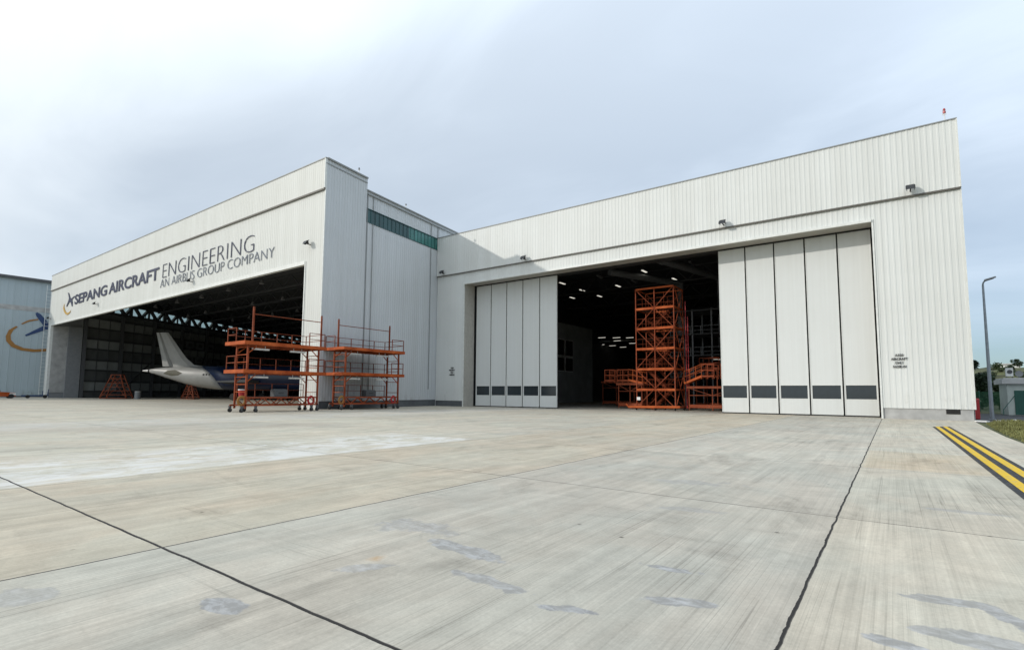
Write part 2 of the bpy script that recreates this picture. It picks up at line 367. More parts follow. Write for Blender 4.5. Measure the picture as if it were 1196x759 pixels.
    tone = mt('MULTIPLY', tone, rng(gr, 0.55, 0.70, 1.0, 0.74))
    gt = noise((0.33, 1.1, 1), 8, 0.7, 0.8, (12, 4, 0))
    tone = mt('MULTIPLY', tone, rng(gt, 0.56, 0.70, 1.0, 0.80))
    v = n.new('ShaderNodeTexVoronoi'); v.inputs['Scale'].default_value = 1.35; l.new(P, v.inputs['Vector'])
    spot = mt('MULTIPLY', rng(v.outputs['Distance'], 0.012, 0.05, 0.8, 0.0), rng(noise((0.8, 0.8, 1), 2, 0.5, 0, (4, 4, 0)), 0.46, 0.52, 0, 1))
    tone = mt('MULTIPLY', tone, mt('SUBTRACT', 1.0, spot))
    hue = noise((0.42, 0.3, 1), 5, 0.6, 0.6, (33, 6, 0))
    col = mix(col, mix((0.98, 0.998, 0.985), (1.02, 0.985, 0.95), rng(hue, 0.36, 0.64, 0, 1, True)), 1.0, 'MULTIPLY')
    tone = mt('MULTIPLY', tone, 1.0)
    tcol = n.new('ShaderNodeCombineColor')
    for i in range(3): l.new(tone, tcol.inputs[i])
    col = mix(col, tcol.outputs[0], 1.0, 'MULTIPLY')
    # white-washed patch bay
    rag = noise((0.7, 0.55, 1), 8, 0.7, 0.4, (1, 1, 0)); rago = mt('MULTIPLY', mt('SUBTRACT', rag, 0.5), 2.6)
    wx = mt('ADD', X, mt('MULTIPLY', rago, 0.35))
    wm = mt('MULTIPLY', mt('MULTIPLY', rng(mt('ADD', X, rago), -16.9, -15.3, 0, 1), rng(wx, -11.80, -11.62, 1, 0)), rng(mt('ADD', Y, mt('MULTIPLY', rago, 0.3)), 13.6, 14.0, 1, 0))
    wmn = noise((1.5, 0.9, 1), 10, 0.74, 1.2, (6, 2, 0))
    col = mix(col, (0.68, 0.675, 0.65), mt('MULTIPLY', wm, rng(mt('ADD', wmn, rng(X, -14.5, -11.7, 0.0, 0.08)), 0.46, 0.62, 0.05, 0.72)))
    # second faint light band further left
    wm2 = mt('MULTIPLY', inside(mt('ADD', X, rago), -33, -27.5, 0.6), rng(wmn, 0.42, 0.6, 0.0, 0.55))
    col = mix(col, (0.52, 0.515, 0.49), wm2)
    # sealed repair smears: (x0,y0)-(x1,y1), half width, strength
    wob = noise((4.5, 4.5, 1), 6, 0.65, 0.3)
    wob2 = noise((1.6, 1.6, 1), 5, 0.6, 0.2, (3, 3, 3))
    smear = None
    for (x0, y0, x1, y1, hw, sg) in ((-4.06, 4.2, -2.9, 4.08, 0.10, 0.8), (-3.18, 3.62, -2.55, 3.58, 0.075, 0.75), (-2.22, 3.45, -1.72, 3.6, 0.055, 1.0),
                                     (-2.05, 4.82, -1.5, 4.86, 0.055, 0.9), (-1.58, 4.05, -1.08, 4.3, 0.065, 0.85), (-0.05, 5.35, 0.5, 5.46, 0.07, 0.8), (0.5, 5.48, 0.72, 5.05, 0.085, 0.85),
                                     (-0.24, 4.33, 0.14, 4.3, 0.065, 0.9), (0.12, 4.68, 0.64, 4.7, 0.09, 0.8), (-5.3, 4.35, -4.0, 4.65, 0.2, 0.55), (-4.3, 2.0, -3.93, 2.04, 0.08, 0.9),
                                     (-4.12, 3.02, -3.78, 3.4, 0.09, 0.6), (-5.8, 1.05, -5.3, 1.28, 0.16, 0.5), (0.25, 9.6, 1.3, 9.7, 0.08, 0.5), (-2.9, 7.3, -1.9, 7.5, 0.12, 0.4), (-3.6, 9.5, -2.4, 9.9, 0.2, 0.4)):
        ang = math.atan2(y1 - y0, x1 - x0); ln_ = math.hypot(x1 - x0, y1 - y0) / 2 + hw
        mp = n.new('ShaderNodeMapping'); mp.vector_type = 'TEXTURE'
        mp.inputs['Location'].default_value = ((x0 + x1) / 2, (y0 + y1) / 2, 0); mp.inputs['Rotation'].default_value = (0, 0, ang); mp.inputs['Scale'].default_value = (ln_, hw * 1.5, 1)
        l.new(P, mp.inputs[0])
        le = n.new('ShaderNodeVectorMath'); le.operation = 'LENGTH'; l.new(mp.outputs[0], le.inputs[0])
        dd = mt('ADD', mt('ADD', le.outputs['Value'], mt('MULTIPLY', mt('SUBTRACT', wob, 0.5), 1.5)), mt('MULTIPLY', mt('SUBTRACT', wob2, 0.5), 2.2))
        k = rng(dd, 0.66, 0.86, sg, 0.0, True)
        smear = k if smear is None else mt('MAXIMUM', smear, k)
    scol = mix((0.265, 0.262, 0.255), (0.45, 0.452, 0.455), rng(noise((6, 10, 1), 6, 0.7, 0.5), 0.45, 0.66, 0, 1))
    col = mix(col, scol, mt('MULTIPLY', smear, mt('MULTIPLY', rng(mot, 0.3, 0.55, 0.75, 1.0), 1.0)))
    # rust spot
    mp = n.new('ShaderNodeMapping'); mp.vector_type = 'TEXTURE'; mp.inputs['Location'].default_value = (-4.1, 3.42, 0); mp.inputs['Scale'].default_value = (0.09, 0.12, 1); l.new(P, mp.inputs[0])
    le = n.new('ShaderNodeVectorMath'); le.operation = 'LENGTH'; l.new(mp.outputs[0], le.inputs[0])
    col = mix(col, (0.42, 0.24, 0.09), rng(mt('ADD', le.outputs['Value'], mt('MULTIPLY', mt('SUBTRACT', wob, 0.5), 2.0)), 0.1, 1.1, 0.55, 0))
    # joints: two wide tarred ones, the rest thin
    jw = mt('MULTIPLY', mt('SUBTRACT', noise((1.6, 1.6, 1), 3, 0.5, 0, (8, 8, 0)), 0.5), 0.07); jw2 = mt('MULTIPLY', mt('SUBTRACT', noise((14, 14, 1), 3, 0.6), 0.5), 0.009)
    jo = mt('ADD', jw, jw2)
    def grid(v, per, off, half):
        fr = mt('SUBTRACT', mt('FRACT', mt('ADD', mt('DIVIDE', mt('SUBTRACT', v, off), per), 0.5)), 0.5)
        return mt('LESS_THAN', mt('ABSOLUTE', mt('ADD', mt('MULTIPLY', fr, per), mt('MULTIPLY', jo, 0.6))), half)
    thin = mt('MAXIMUM', grid(X, 5.44, -0.66, 0.012), grid(Y, 5.85, 2.33, 0.015))
    soft = rng(med, 0.35, 0.6, 0.95, 0.6)
    col = mix(col, (0.06, 0.055, 0.05), mt('MULTIPLY', thin, soft))
    wide = mt('MAXIMUM', mt('LESS_THAN', mt('ABSOLUTE', mt('ADD', mt('ADD', X, 0.665), jo)), mt('ADD', 0.011, mt('MULTIPLY', jw2, 0.9))),
              mt('LESS_THAN', mt('ABSOLUTE', mt('ADD', mt('SUBTRACT', Y, 2.325), mt('MULTIPLY', jo, 0.6))), mt('ADD', 0.0135, mt('MULTIPLY', jw2, 0.3))))
    wide = mt('MULTIPLY', wide, 1.0)
    col = mix(col, (0.028, 0.026, 0.024), wide)
    j2 = mt('LESS_THAN', mt('ABSOLUTE', mt('ADD', mt('ADD', X, 6.1), jo)), 0.016)
    col = mix(col, (0.07, 0.065, 0.06), mt('MULTIPLY', j2, 0.85))
    l.new(col, b.inputs['Base Color'])
    b.inputs['Roughness'].default_value = 0.88; b.inputs['Specular IOR Level'].default_value = 0.3
    bp = n.new('ShaderNodeBump'); bp.inputs['Strength'].default_value = 0.25; bp.inputs['Distance'].default_value = 0.01
    l.new(mt('ADD', mt('MULTIPLY', st2, 0.7), mt('MULTIPLY', fine, 0.5)), bp.inputs['Height']); l.new(bp.outputs[0], b.inputs['Normal'])
    return m
M['concrete'] = concrete()
m_, n_, l_, b_ = newmat('tint'); tr_ = n_.new('ShaderNodeBsdfTransparent'); tr_.inputs[0].default_value = (0.40, 0.50, 0.49, 1); mx_ = n_.new('ShaderNodeMixShader'); mx_.inputs[0].default_value = 0.12
b_.inputs['Base Color'].default_value = (0.2, 0.3, 0.3, 1); b_.inputs['Roughness'].default_value = 0.2
l_.new(tr_.outputs[0], mx_.inputs[1]); l_.new(b_.outputs[0], mx_.inputs[2]); l_.new(mx_.outputs[0], n_['Material Output'].inputs[0]); M['tint'] = m_

# ------------------------------------------------------------------ ground
mb = MB(); mb.face([(-2500, -2500, -0.03), (2500, -2500, -0.03), (2500, 2500, -0.03), (-2500, 2500, -0.03)])
tag(mb.build('ground', M['grass_ground']), 'rough grass ground beyond the concrete and the road', 'ground', kind='structure')
mb = MB(); mb.face([(-420, -260, 0), (3.5, -260, 0), (3.5, 28, 0), (3.75, 36, 0), (4.0, 42.3, 0), (4.25, 43.95, 0), (4.25, 126, 0), (-420, 126, 0)])
tag(mb.build('apron', M['concrete']), 'weathered concrete aircraft apron with tarred joints and patches', 'apron', kind='structure')
mb = MB(); mb.face([(4.0, 42.3, -0.012), (60, 40.5, -0.012), (60, 63, -0.012), (4.27, 63, -0.012), (4.27, 43.95, -0.012)])
tag(mb.build('road', M['asphalt']), 'dark asphalt road running behind the hangar corner', 'road', kind='structure')
mb = MB()
for (x0, y0, x1, y1, wd) in ((4.12, 43.45, 4.66, 43.2, 0.45), (5.2, 44.55, 5.68, 44.3, 0.5), (6.4, 47.4, 6.1, 44.6, 0.16)):
    mb.bar((x0, y0, 0.03), (x1, y1, 0.03), wd, 0.08)
tag(mb.build('road_marking', M['paint_white']), 'white painted kerb blocks at the edge of the asphalt road', 'road marking', kind='structure')
def strip(mb, xa, xb, y1a, y1b, z, y0=-30):
    mb.face([(xa, y0, z), (xb, y0, z), (xb, y1b, z), (xa, y1a, z)])
mb = MB(); strip(mb, 1.57, 2.30, 34.45, 35.35, 0.004)
tag(mb.build('line_marking_base', M['paint_black']), 'black painted border under the two yellow lines on the apron', 'line marking', kind='structure')
mb = MB(); strip(mb, 1.685, 1.855, 34.55, 34.8, 0.008); strip(mb, 2.01, 2.18, 34.95, 35.2, 0.008)
tag(mb.build('line_marking', M['paint_yellow']), 'two yellow painted guide lines on the concrete apron', 'line marking', kind='structure')

# ------------------------------------------------------------------ ribbed sheet
def ribbed(mb, A, B, z0, z1, nrm, pitch=0.33, rib=0.09, depth=0.017, phase=0.0, zb0=None, zb1=None):
    """steel sheet from plan point A to plan point B with trapezoid ribs standing out along nrm"""
    A, B, nrm = Vector(A), Vector(B), Vector(nrm).normalized(); d = B - A; Ln = d.length; d.normalize()
    pts = []; k = math.floor(-phase / pitch) - 1
    while True:
        c = k * pitch + phase; k += 1
        if c - rib > Ln: break
        for off, out in ((-rib / 2 - 0.025, 0), (-rib / 2, depth), (rib / 2, depth), (rib / 2 + 0.025, 0)): pts.append((c + off, out))
    pts = [p for p in pts if 0.001 < p[0] < Ln - 0.001]; pts = [(0, 0)] + pts + [(Ln, 0)]
    o = len(mb.v)
    for u, out in pts:
        p = A + d * u + nrm * out; mb.v.append((p.x, p.y, z0)); mb.v.append((p.x, p.y, z1))
    for i in range(len(pts) - 1):
        a = o + 2 * i; mb.f.append((a, a + 2, a + 3, a + 1)); mb.m.append(0)
def wall(mb, A, B, z0, z1, mi=0):
    mb.face([(A[0], A[1], z0), (B[0], B[1], z0), (B[0], B[1], z1), (A[0], A[1], z1)], mi)

# ================================================================== RIGHT HANGAR (doors facing the camera)
F = 44.0; XL, XR, OL, OR, OT, TR, TOP = -43.04, 4.17, -38.76, -0.68, 13.86, 15.19, 19.80
hr = thing('hangar', 'white ribbed hangar with ten tall white sliding door leaves', 'hangar', (-19, 44, 0))
off = (-19, 44, 0)
def part(mb, name, mat, parent=hr, o=off, **k): return mb.build(name, mat, parent, offset=o, **k)
mb = MB()
ribbed(mb, (XL, F - 0.13), (XR, F - 0.13), TR, TOP, (0, -1), phase=0.05)                    # upper band, stands proud
mb.face([(XL, F - 0.13, TR), (XR, F - 0.13, TR), (XR, F, TR), (XL, F, TR)])
mb.face([(XR, F - 0.13, TR), (XR, F, TR), (XR, F, TOP), (XR, F - 0.13, TOP)])
ribbed(mb, (XL, F), (OL, F), 0.62, TR, (0, -1), phase=0.05)
ribbed(mb, (OR, F), (XR, F), 0.72, TR, (0, -1), phase=0.05 + 42.36 % 0.33)
ribbed(mb, (OL, F), (OR, F), OT, TR, (0, -1), phase=0.05 + 4.28 % 0.33)
part(mb, 'front_wall', M['clad'])
mb = MB(); mb.box(XL + .005, XR + 0.03, F - 0.17, F - 0.05, TR - 0.11, TR - 0.02); part(mb, 'trim', M['trim_dark'])
mb = MB(); mb.box(XL + 0.01, XR + 0.05, F - 0.19, F + 0.25, TOP - 0.02, TOP + 0.06); part(mb, 'coping', M['coping'])
mb = MB(); mb.box(XR - .01, XR + 0.05, F - 0.21, F + 0.3, TR - 0.02, TOP - 0.02); mb.box(XR - 0.01, XR + 0.05, F - 0.075, F + 0.3, 0.72, TR - 0.11)
mb.box(OR - 0.01, OR + 0.10, F - 0.07, F + 0.02, 0.0, OT + 0.1); mb.box(OL - 0.10, OL + 0.01, F - 0.07, F + 0.02, 0.0, OT + 0.1)
mb.box(OL + .01, OR - 0.01, F - 0.17, F - 0.02, OT - 0.10, OT + 0.07)
part(mb, 'edge_flashing', M['trim_light'])
mb = MB(); mb.box(OR + 0.10, XR - 0.06, F + 0.05, F + 0.4, 0, 0.72); part(mb, 'plinth', M['plinth'])
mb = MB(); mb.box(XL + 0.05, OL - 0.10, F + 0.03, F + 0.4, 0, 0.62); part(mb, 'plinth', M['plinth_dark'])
mb = MB(); mb.box(2.75, 3.45, F + 0.02, F + 0.06, 0.40, 0.70)
for k in range(4): mb.box(2.78, 3.42, F + 0.0, F + 0.03, 0.43 + k * 0.065, 0.45 + k * 0.065)
part(mb, 'vent_grille', M['rubber'])
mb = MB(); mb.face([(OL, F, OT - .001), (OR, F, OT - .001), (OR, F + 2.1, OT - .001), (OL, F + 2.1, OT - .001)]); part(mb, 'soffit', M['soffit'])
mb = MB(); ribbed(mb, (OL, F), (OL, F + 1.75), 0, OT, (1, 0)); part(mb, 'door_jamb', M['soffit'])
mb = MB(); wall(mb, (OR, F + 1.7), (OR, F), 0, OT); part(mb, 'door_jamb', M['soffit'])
# head track and floor rail
mb = MB(); mb.box(OL + .02, OR - .02, F + 1.70, F + 2.5, OT - 0.12, OT - 0.01); mb.box(OL + .02, OR - .02, F + 2.5, F + 2.6, OT - 0.1, OT + 0.6); part(mb, 'door_track', M['rubber'])
mb = MB(); mb.box(OL + .02, OR - .02, F + 1.80, F + 1.86, 0.002, 0.012); mb.box(OL + .02, OR - .02, F + 2.1, F + 2.16, 0.002, 0.012); part(mb, 'floor_rail', M['steel_dark'])
# outer shell
mb = MB(); ribbed(mb, (XR, F + 0.3), (XR, 125), 0.0, TOP - 0.4, (1, 0)); part(mb, 'side_wall', M['clad'])
mb = MB(); mb.face([(XL, F + .1, 19.25), (XR, F + .1, 19.25), (XR, 125, 19.25), (-53.7, 125, 19.25)]); part(mb, 'roof', M['clad_old'])
mb = MB(); wall(mb, (XR, 125), (-53.7, 125), 0, 19.25); part(mb, 'rear_wall', M['clad_old'])
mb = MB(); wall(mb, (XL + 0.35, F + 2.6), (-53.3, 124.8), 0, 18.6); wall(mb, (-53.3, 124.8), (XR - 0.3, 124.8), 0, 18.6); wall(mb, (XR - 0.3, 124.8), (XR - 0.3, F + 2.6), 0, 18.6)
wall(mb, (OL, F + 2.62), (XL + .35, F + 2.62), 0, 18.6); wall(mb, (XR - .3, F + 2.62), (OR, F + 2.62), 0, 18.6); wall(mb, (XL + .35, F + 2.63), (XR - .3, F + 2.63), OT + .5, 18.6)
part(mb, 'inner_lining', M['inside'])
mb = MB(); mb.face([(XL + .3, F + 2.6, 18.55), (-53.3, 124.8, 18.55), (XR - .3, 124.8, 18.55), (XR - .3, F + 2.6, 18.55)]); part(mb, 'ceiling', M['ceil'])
for y in (56, 68, 80, 92, 104):
    mb = MB(); x0, x1 = XL - (y - 44) * 0.134 + 0.5, XR - 0.5
    mb.bar((x0, y, 16.4), (x1, y, 16.4), 0.18); mb.bar((x0, y, 18.3), (x1, y, 18.3), 0.18)
    k = 0; x = x0
    while x < x1 - 1:
        mb.bar((x, y, 16.4 if k % 2 else 18.3), (x + 1.9, y, 18.3 if k % 2 else 16.4), 0.1); x += 1.9; k += 1
    part(mb, 'roof_truss', M['steel_dark'])
# office windows in the dim left wall: framed dark panes on a paler partition
mb = MB(); mb.box(-43.6, -43.3, 66, 84, 0, 13.0); part(mb, 'partition', M['inside_panel'])
mb = MB()
for (ya, yb) in ((71.6, 73.8), (74.3, 76.6)):
    for (za, zb) in ((5.2, 7.3), (7.7, 10.2)):
        mb.box(-43.3, -43.22, ya - .15, yb + .15, za - .15, zb + .15); 
part(mb, 'partition_window_frame', M['white'])
mb = MB()
for (ya, yb) in ((71.6, 73.8), (74.3, 76.6)):
    for (za, zb) in ((5.2, 7.3), (7.7, 10.2)): mb.box(-43.22, -43.19, ya, yb, za, zb)
part(mb, 'partition_window_pane', M['rubber'])
# round ducts dropping on the right and grey columns
for (x, y, z0, z1) in ((-22.3, 68.5, 8.8, 16.3), (-17.0, 68.0, 7.5, 16.3), (-19.5, 82, 5, 16)):
    mb = MB(); mb.tube((x, y, z0), (x, y, z1), 0.42, n=12); mb.tube((x, y, z0 - 0.5), (x, y, z0), 0.25, 0.5, n=12); part(mb, 'air_duct', M['steel_grey'])
for (xa, ya, xb, yb) in ((-27.5, 58, -22.3, 68.5), (-20.5, 55, -17.0, 68.0)):
    mb = MB(); mb.tube((xa, ya, 16.4), (xb, yb, 16.2), 0.4, n=12); part(mb, 'air_duct', M['steel_grey'])

# sliding door leaves
def leaf(x0, wdt, y, reflect=False):
    z1 = OT - 0.09; ZA, ZB = 1.28, 2.29; b = MB()
    b.box(0.055, wdt - 0.055, 0, 0.16, 0.10, ZA); b.box(0.055, wdt - 0.055, 0, 0.16, ZB, z1)
    b.box(0.055, 0.16, 0, 0.16, ZA, ZB); b.box(wdt - 0.16, wdt - 0.055, 0, 0.16, ZA, ZB)
    lo = b.build('door_leaf', M['door'], hr, loc=(x0 - off[0], y - off[1], 0))
    e = MB(); e.box(0.055, 0.10, -0.022, 0, 0.1, z1); e.box(wdt - 0.10, wdt - 0.055, -0.022, 0, 0.1, z1); e.box(0.10, wdt - 0.10, -0.012, 0, ZA - 0.04, ZA); e.box(0.10, wdt - 0.10, -0.012, 0, ZB, ZB + 0.04)
    e.build('door_stile', M['trim_light'], lo)
    p = MB(); p.box(0.16, wdt - 0.16, 0.05, 0.09, ZA, ZB); p.build('window_pane', M['pane'], lo)
    s = MB(); s.box(0.0, 0.055, 0.08, 0.14, 0.02, z1); s.box(wdt - .055, wdt, 0.08, 0.14, 0.02, z1); s.box(0.02, wdt - 0.02, 0.02, 0.14, 0.015, 0.10); s.build('rubber_seal', M['rubber'], lo)
    return lo
proto = leaf(-11.62, 2.17, F + 1.8)
for i in range(1, 10):
    lo = copy_tree(proto, hr)
    x = -11.62 + 2.17 * i if i < 5 else -38.5 + 2.18 * (i - 5)
    lo.location = (x - off[0], F + 1.8 - off[1], 0)

# ================================================================== LEFT HANGAR (projecting, with the big sign)
G0 = 27.13; AL, AR, AO, AT, ATR, ATOP = -126.52, -40.78, -43.50, 13.39, 19.98, 22.74
hl = thing('hangar', 'big open-fronted hangar bearing the aircraft engineering lettering', 'hangar', (-83, 27.13, 0))
off2 = (-83, 27.13, 0)
def part2(mb, name, mat, **k): return mb.build(name, mat, hl, offset=off2, **k)
mb = MB()
ribbed(mb, (AL, G0 - 0.13), (AR, G0 - 0.13), ATR, ATOP, (0, -1), depth=0.016); mb.face([(AL, G0 - .13, ATR), (AR, G0 - .13, ATR), (AR, G0, ATR), (AL, G0, ATR)])
ribbed(mb, (AL, G0), (AR, G0), AT, ATR, (0, -1), depth=0.016); ribbed(mb, (AO, G0), (AR, G0), 0, AT, (0, -1), phase=0.15); ribbed(mb, (AL, G0), (AL + 1.5, G0), 0, AT, (0, -1))
part2(mb, 'front_wall', M['clad_old'])
mb = MB(); mb.box(AL, AR - 0.01, G0 - 0.18, G0 - 0.05, ATR - 0.17, ATR - 0.02); part2(mb, 'trim', M['trim_dark'])
mb = MB(); mb.box(AL - 0.05, AR + 0.05, G0 - 0.19, G0 + 0.3, ATOP - 0.02, ATOP + 0.07); part2(mb, 'coping', M['coping'])
mb = MB(); mb.box(AR - 0.07, AR + 0.04, G0 - 0.20, G0 + 0.02, ATR, ATOP - .03); mb.box(AR - 0.07, AR + 0.04, G0 - 0.075, G0 + 0.02, 0, ATR)
mb.box(AL + 1.5, AO - .1, G0 - 0.12, G0 + 0.25, AT - 0.12, AT + 0.22); mb.box(AO - .10, AO + 0.03, G0 - 0.08, G0 + 0.3, 0, AT + 0.2); mb.box(AL + 1.45, AL + 1.6, G0 - 0.08, G0 + 0.3, 0, AT)
part2(mb, 'edge_flashing', M['trim_light'])
mb = MB(); wall(mb, (AL + 1.5, G0 + 0.25), (AO, G0 + 0.25), AT - .1, 20.4); wall(mb, (AO, G0 + .3), (AR - .1, G0 + .3), 0, 20.4); part2(mb, 'fascia_back', M['ceil'])
# splayed side wall towards the camera
T0, T1, T2, T3 = Vector((AR, G0)), Vector((-41.45, 32.19)), Vector((-43.04, 44.0)), Vector((-52.1, 111.5))
wn = Vector((T2.y - T0.y, -(T2.x - T0.x))).normalized()
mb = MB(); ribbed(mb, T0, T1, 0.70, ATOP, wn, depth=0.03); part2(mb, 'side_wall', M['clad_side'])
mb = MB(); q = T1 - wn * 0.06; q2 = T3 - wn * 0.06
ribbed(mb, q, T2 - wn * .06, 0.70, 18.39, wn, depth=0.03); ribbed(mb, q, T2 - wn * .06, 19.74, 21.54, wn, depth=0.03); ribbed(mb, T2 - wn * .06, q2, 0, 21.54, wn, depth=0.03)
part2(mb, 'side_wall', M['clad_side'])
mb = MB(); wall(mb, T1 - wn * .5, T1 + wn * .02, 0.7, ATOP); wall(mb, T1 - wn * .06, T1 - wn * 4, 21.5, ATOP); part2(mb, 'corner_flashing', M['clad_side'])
sd = (T2 - T1).normalized()
def along(u, o_=0.0, z=0.0):
    p = T1 + sd * u + wn * o_; return (p.x, p.y, z)
Ls = (T2 - T1).length
mb = MB(); mb.face([along(0.02, -.10, 18.39), along(Ls * .56, -.10, 18.39), along(Ls * .56, -.10, 19.74), along(0.02, -.10, 19.74)], 0)
mb.face([along(Ls * .56, -.10, 18.39), along(Ls - .02, -.10, 18.39), along(Ls - .02, -.10, 19.74), along(Ls * .56, -.10, 19.74)], 1)
part2(mb, 'clerestory_glazing', [M['teal_dark'], M['teal']])
mb = MB(); k = 0
while k * 0.62 < Ls: mb.bar(along(k * 0.62 + .1, -.06, 18.39), along(k * .62 + .1, -.06, 19.74), 0.028); k += 1
mb.bar(along(0, -.03, 18.37), along(Ls, -.03, 18.37), 0.06); mb.bar(along(0, -.03, 19.76), along(Ls, -.03, 19.76), 0.06)
part2(mb, 'glazing_bar', M['teal_dark'])
mb = MB()
for u, z0, z1 in ((0.12, 0.6, 21.3), (0.95, 0.6, 18.3), (0.95, 19.8, 21.2), (Ls * .88, 1.9, 18.3), (Ls * .88, 19.8, 21.2), (Ls - .1, 19.8, 21.2)): mb.bar(along(u, .02, z0), along(u, .02, z1), 0.055)
part2(mb, 'downpipe', M['coping'])
mb = MB(); mb.bar((T0.x, T0.y - .1, ATOP - .45), (T1.x, T1.y, ATOP - .45), 0.12, 0.1); mb.bar(along(0.1, .03, 21.2), along(Ls + 30, .03, 21.2), 0.14, 0.10)
part2(mb, 'gutter', M['coping'])
mb = MB(); mb.bar((T0.x, T0.y, ATOP + .03), (T1.x, T1.y, ATOP + .03), 0.3, 0.14); mb.bar(along(0, -.05, 21.58), along(Ls + 60, -.05, 21.58), 0.3, 0.12); part2(mb, 'coping', M['coping'])
mb = MB(); a_, b_ = T0 + Vector((0, .1)) - wn * .12, T2 - wn * .12; mb.hexa([(a_.x - .3, a_.y, 0), (a_.x, a_.y, 0), (b_.x, b_.y, 0), (b_.x - .3, b_.y, 0), (a_.x - .3, a_.y, .7), (a_.x, a_.y, .7), (b_.x, b_.y, .7), (b_.x - .3, b_.y, .7)]); part2(mb, 'plinth', M['plinth_dark'])
# inside: splayed back wall with rails and pale panels, clerestory gap open to the sky
A0 = Vector((-124.8, 31.7)); dr = Vector((math.sin(R(-27.5)), math.cos(R(-27.5)))); nin = Vector((dr.y, -dr.x))
def bw(u, o_=0.0, z=0.0):
    p = A0 + dr * u + nin * o_; return (p.x, p.y, z)
BL = 104
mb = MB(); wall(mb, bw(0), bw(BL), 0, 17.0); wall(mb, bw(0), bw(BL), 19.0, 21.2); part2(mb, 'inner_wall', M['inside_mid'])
mb = MB(); z = 1.2
while z < 17.2:
    mb.bar(bw(0, .12, z), bw(BL, .12, z), 0.16, 0.22); z += 2.05
for k in range(0, 14): mb.bar(bw(k * 8 + .3, .3, 0), bw(k * 8 + .3, .3, 17), 0.55)
for k in (1, 3, 5): mb.bar(bw(k * 8 + .3, .35, 1), bw(k * 8 + 8.3, .35, 8), 0.2)
part2(mb, 'wall_rail', M['ceil'])
for r_ in range(4):
    mb = MB(); z = 1.42 + r_ * 4.1; mb.hexa([bw(.4, .02, z), bw(BL, .02, z), bw(BL, .08, z), bw(.4, .08, z), bw(.4, .02, z + 1.6), bw(BL, .02, z + 1.6), bw(BL, .08, z + 1.6), bw(.4, .08, z + 1.6)]); part2(mb, 'lining_panel', M['inside_panel'])
mb = MB()
for k in range(13):
    for c in range(4): mb.bar(bw(k * 8 + .8 + c * 2.4, .1, 0.5), bw(k * 8 + .8 + c * 2.4, .1, 16.9), .14)
part2(mb, 'wall_stud', M['steel_dark'])
mb = MB(); mb.face([bw(0, -.05, 17), bw(BL, -.05, 17), bw(BL, -.05, 19), bw(0, -.05, 19)]); part2(mb, 'clerestory_pane', M['tint'])
mb = MB(); k = 0
for k in range(0, 52): mb.bar(bw(k * 2, 0, 17), bw(k * 2, 0, 19), 0.12)
for k in range(0, 26):
    mb.bar(bw(k * 4, .9, 16.9), bw(k * 4 + 2, .9, 19.1), 0.5); mb.bar(bw(k * 4 + 2, .9, 19.1), bw(k * 4 + 4, .9, 16.9), 0.5); mb.bar(bw(k * 4 + 2 + .5 * math.sin(k * 5.1), .6, 16.9), bw(k * 4 + 2 + .5 * math.sin(k * 5.1), .6, 19.1), .5 + .3 * math.sin(k * 3.3))
mb.bar(bw(34, .1, 18), bw(BL, .1, 18), 0.75); mb.bar(bw(0, .9, 16.8), bw(BL, .9, 16.8), 0.5); mb.bar(bw(0, .9, 19.1), bw(BL, .9, 19.1), .7)
part2(mb, 'eaves_truss', M['steel_dark'])
mb = MB(); p4 = bw(BL)
pts = [(AL + .1, G0 + .2), (AR - .1, G0 + .2), (T1.x - .1, T1.y), (T2.x - .1, T2.y), (T3.x, T3.y), (p4[0], p4[1]), (A0.x, A0.y), (AL + .1, A0.y)]
mb.face([(x, y, 21.3) for x, y in pts]); part2(mb, 'roof', M['clad_old'])
mb = MB(); mb.face([(x, y, 20.6) for x, y in pts]); part2(mb, 'ceiling', M['ceil'])
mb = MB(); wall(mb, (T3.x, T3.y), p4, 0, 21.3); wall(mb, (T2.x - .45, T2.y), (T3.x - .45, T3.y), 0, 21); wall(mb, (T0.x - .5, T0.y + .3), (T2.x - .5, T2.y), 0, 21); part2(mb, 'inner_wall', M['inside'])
mb = MB(); wall(mb, (AL, A0.y + .05), (AL, G0), 0, ATOP); wall(mb, (A0.x, A0.y + .02), (AL, A0.y + .02), 0, 21.3); part2(mb, 'end_wall', M['clad_old'])
mb = MB(); mb.box(AL + 1.5, AL + 1.62, G0 + .3, 29.6, 1.0, AT - .1); part2(mb, 'door_pocket_panel', M['plinth'])
mb = MB(); mb.box(AL + 1.3, AL + 1.5, G0 + .3, A0.y, 0, 20.5); mb.box(AL + 1.5, AL + 2.0, 29.6, A0.y, 0, AT); part2(mb, 'door_pocket', M['steel_grey'])
for i, y in enumerate((33.5, 40, 46.5, 53, 59.5, 66, 72.5, 79, 88, 97)):
    mb = MB(); t = (y - A0.y) / dr.y; x0 = A0.x + dr.x * t + 1.2; x1 = T2.x - 2 - (y - 44) * .134
    mb.bar((x0, y, 18.6), (x1, y, 18.6), 0.28); mb.bar((x0, y, 20.4), (x1, y, 20.4), 0.22)
    x = x0; k = 0
    while x < x1 - 2.4: mb.bar((x, y, 18.6 if k % 2 else 20.4), (x + 2.4, y, 20.4 if k % 2 else 18.6), 0.12); x += 2.4; k += 1
    part2(mb, 'roof_truss', M['steel_dark'])

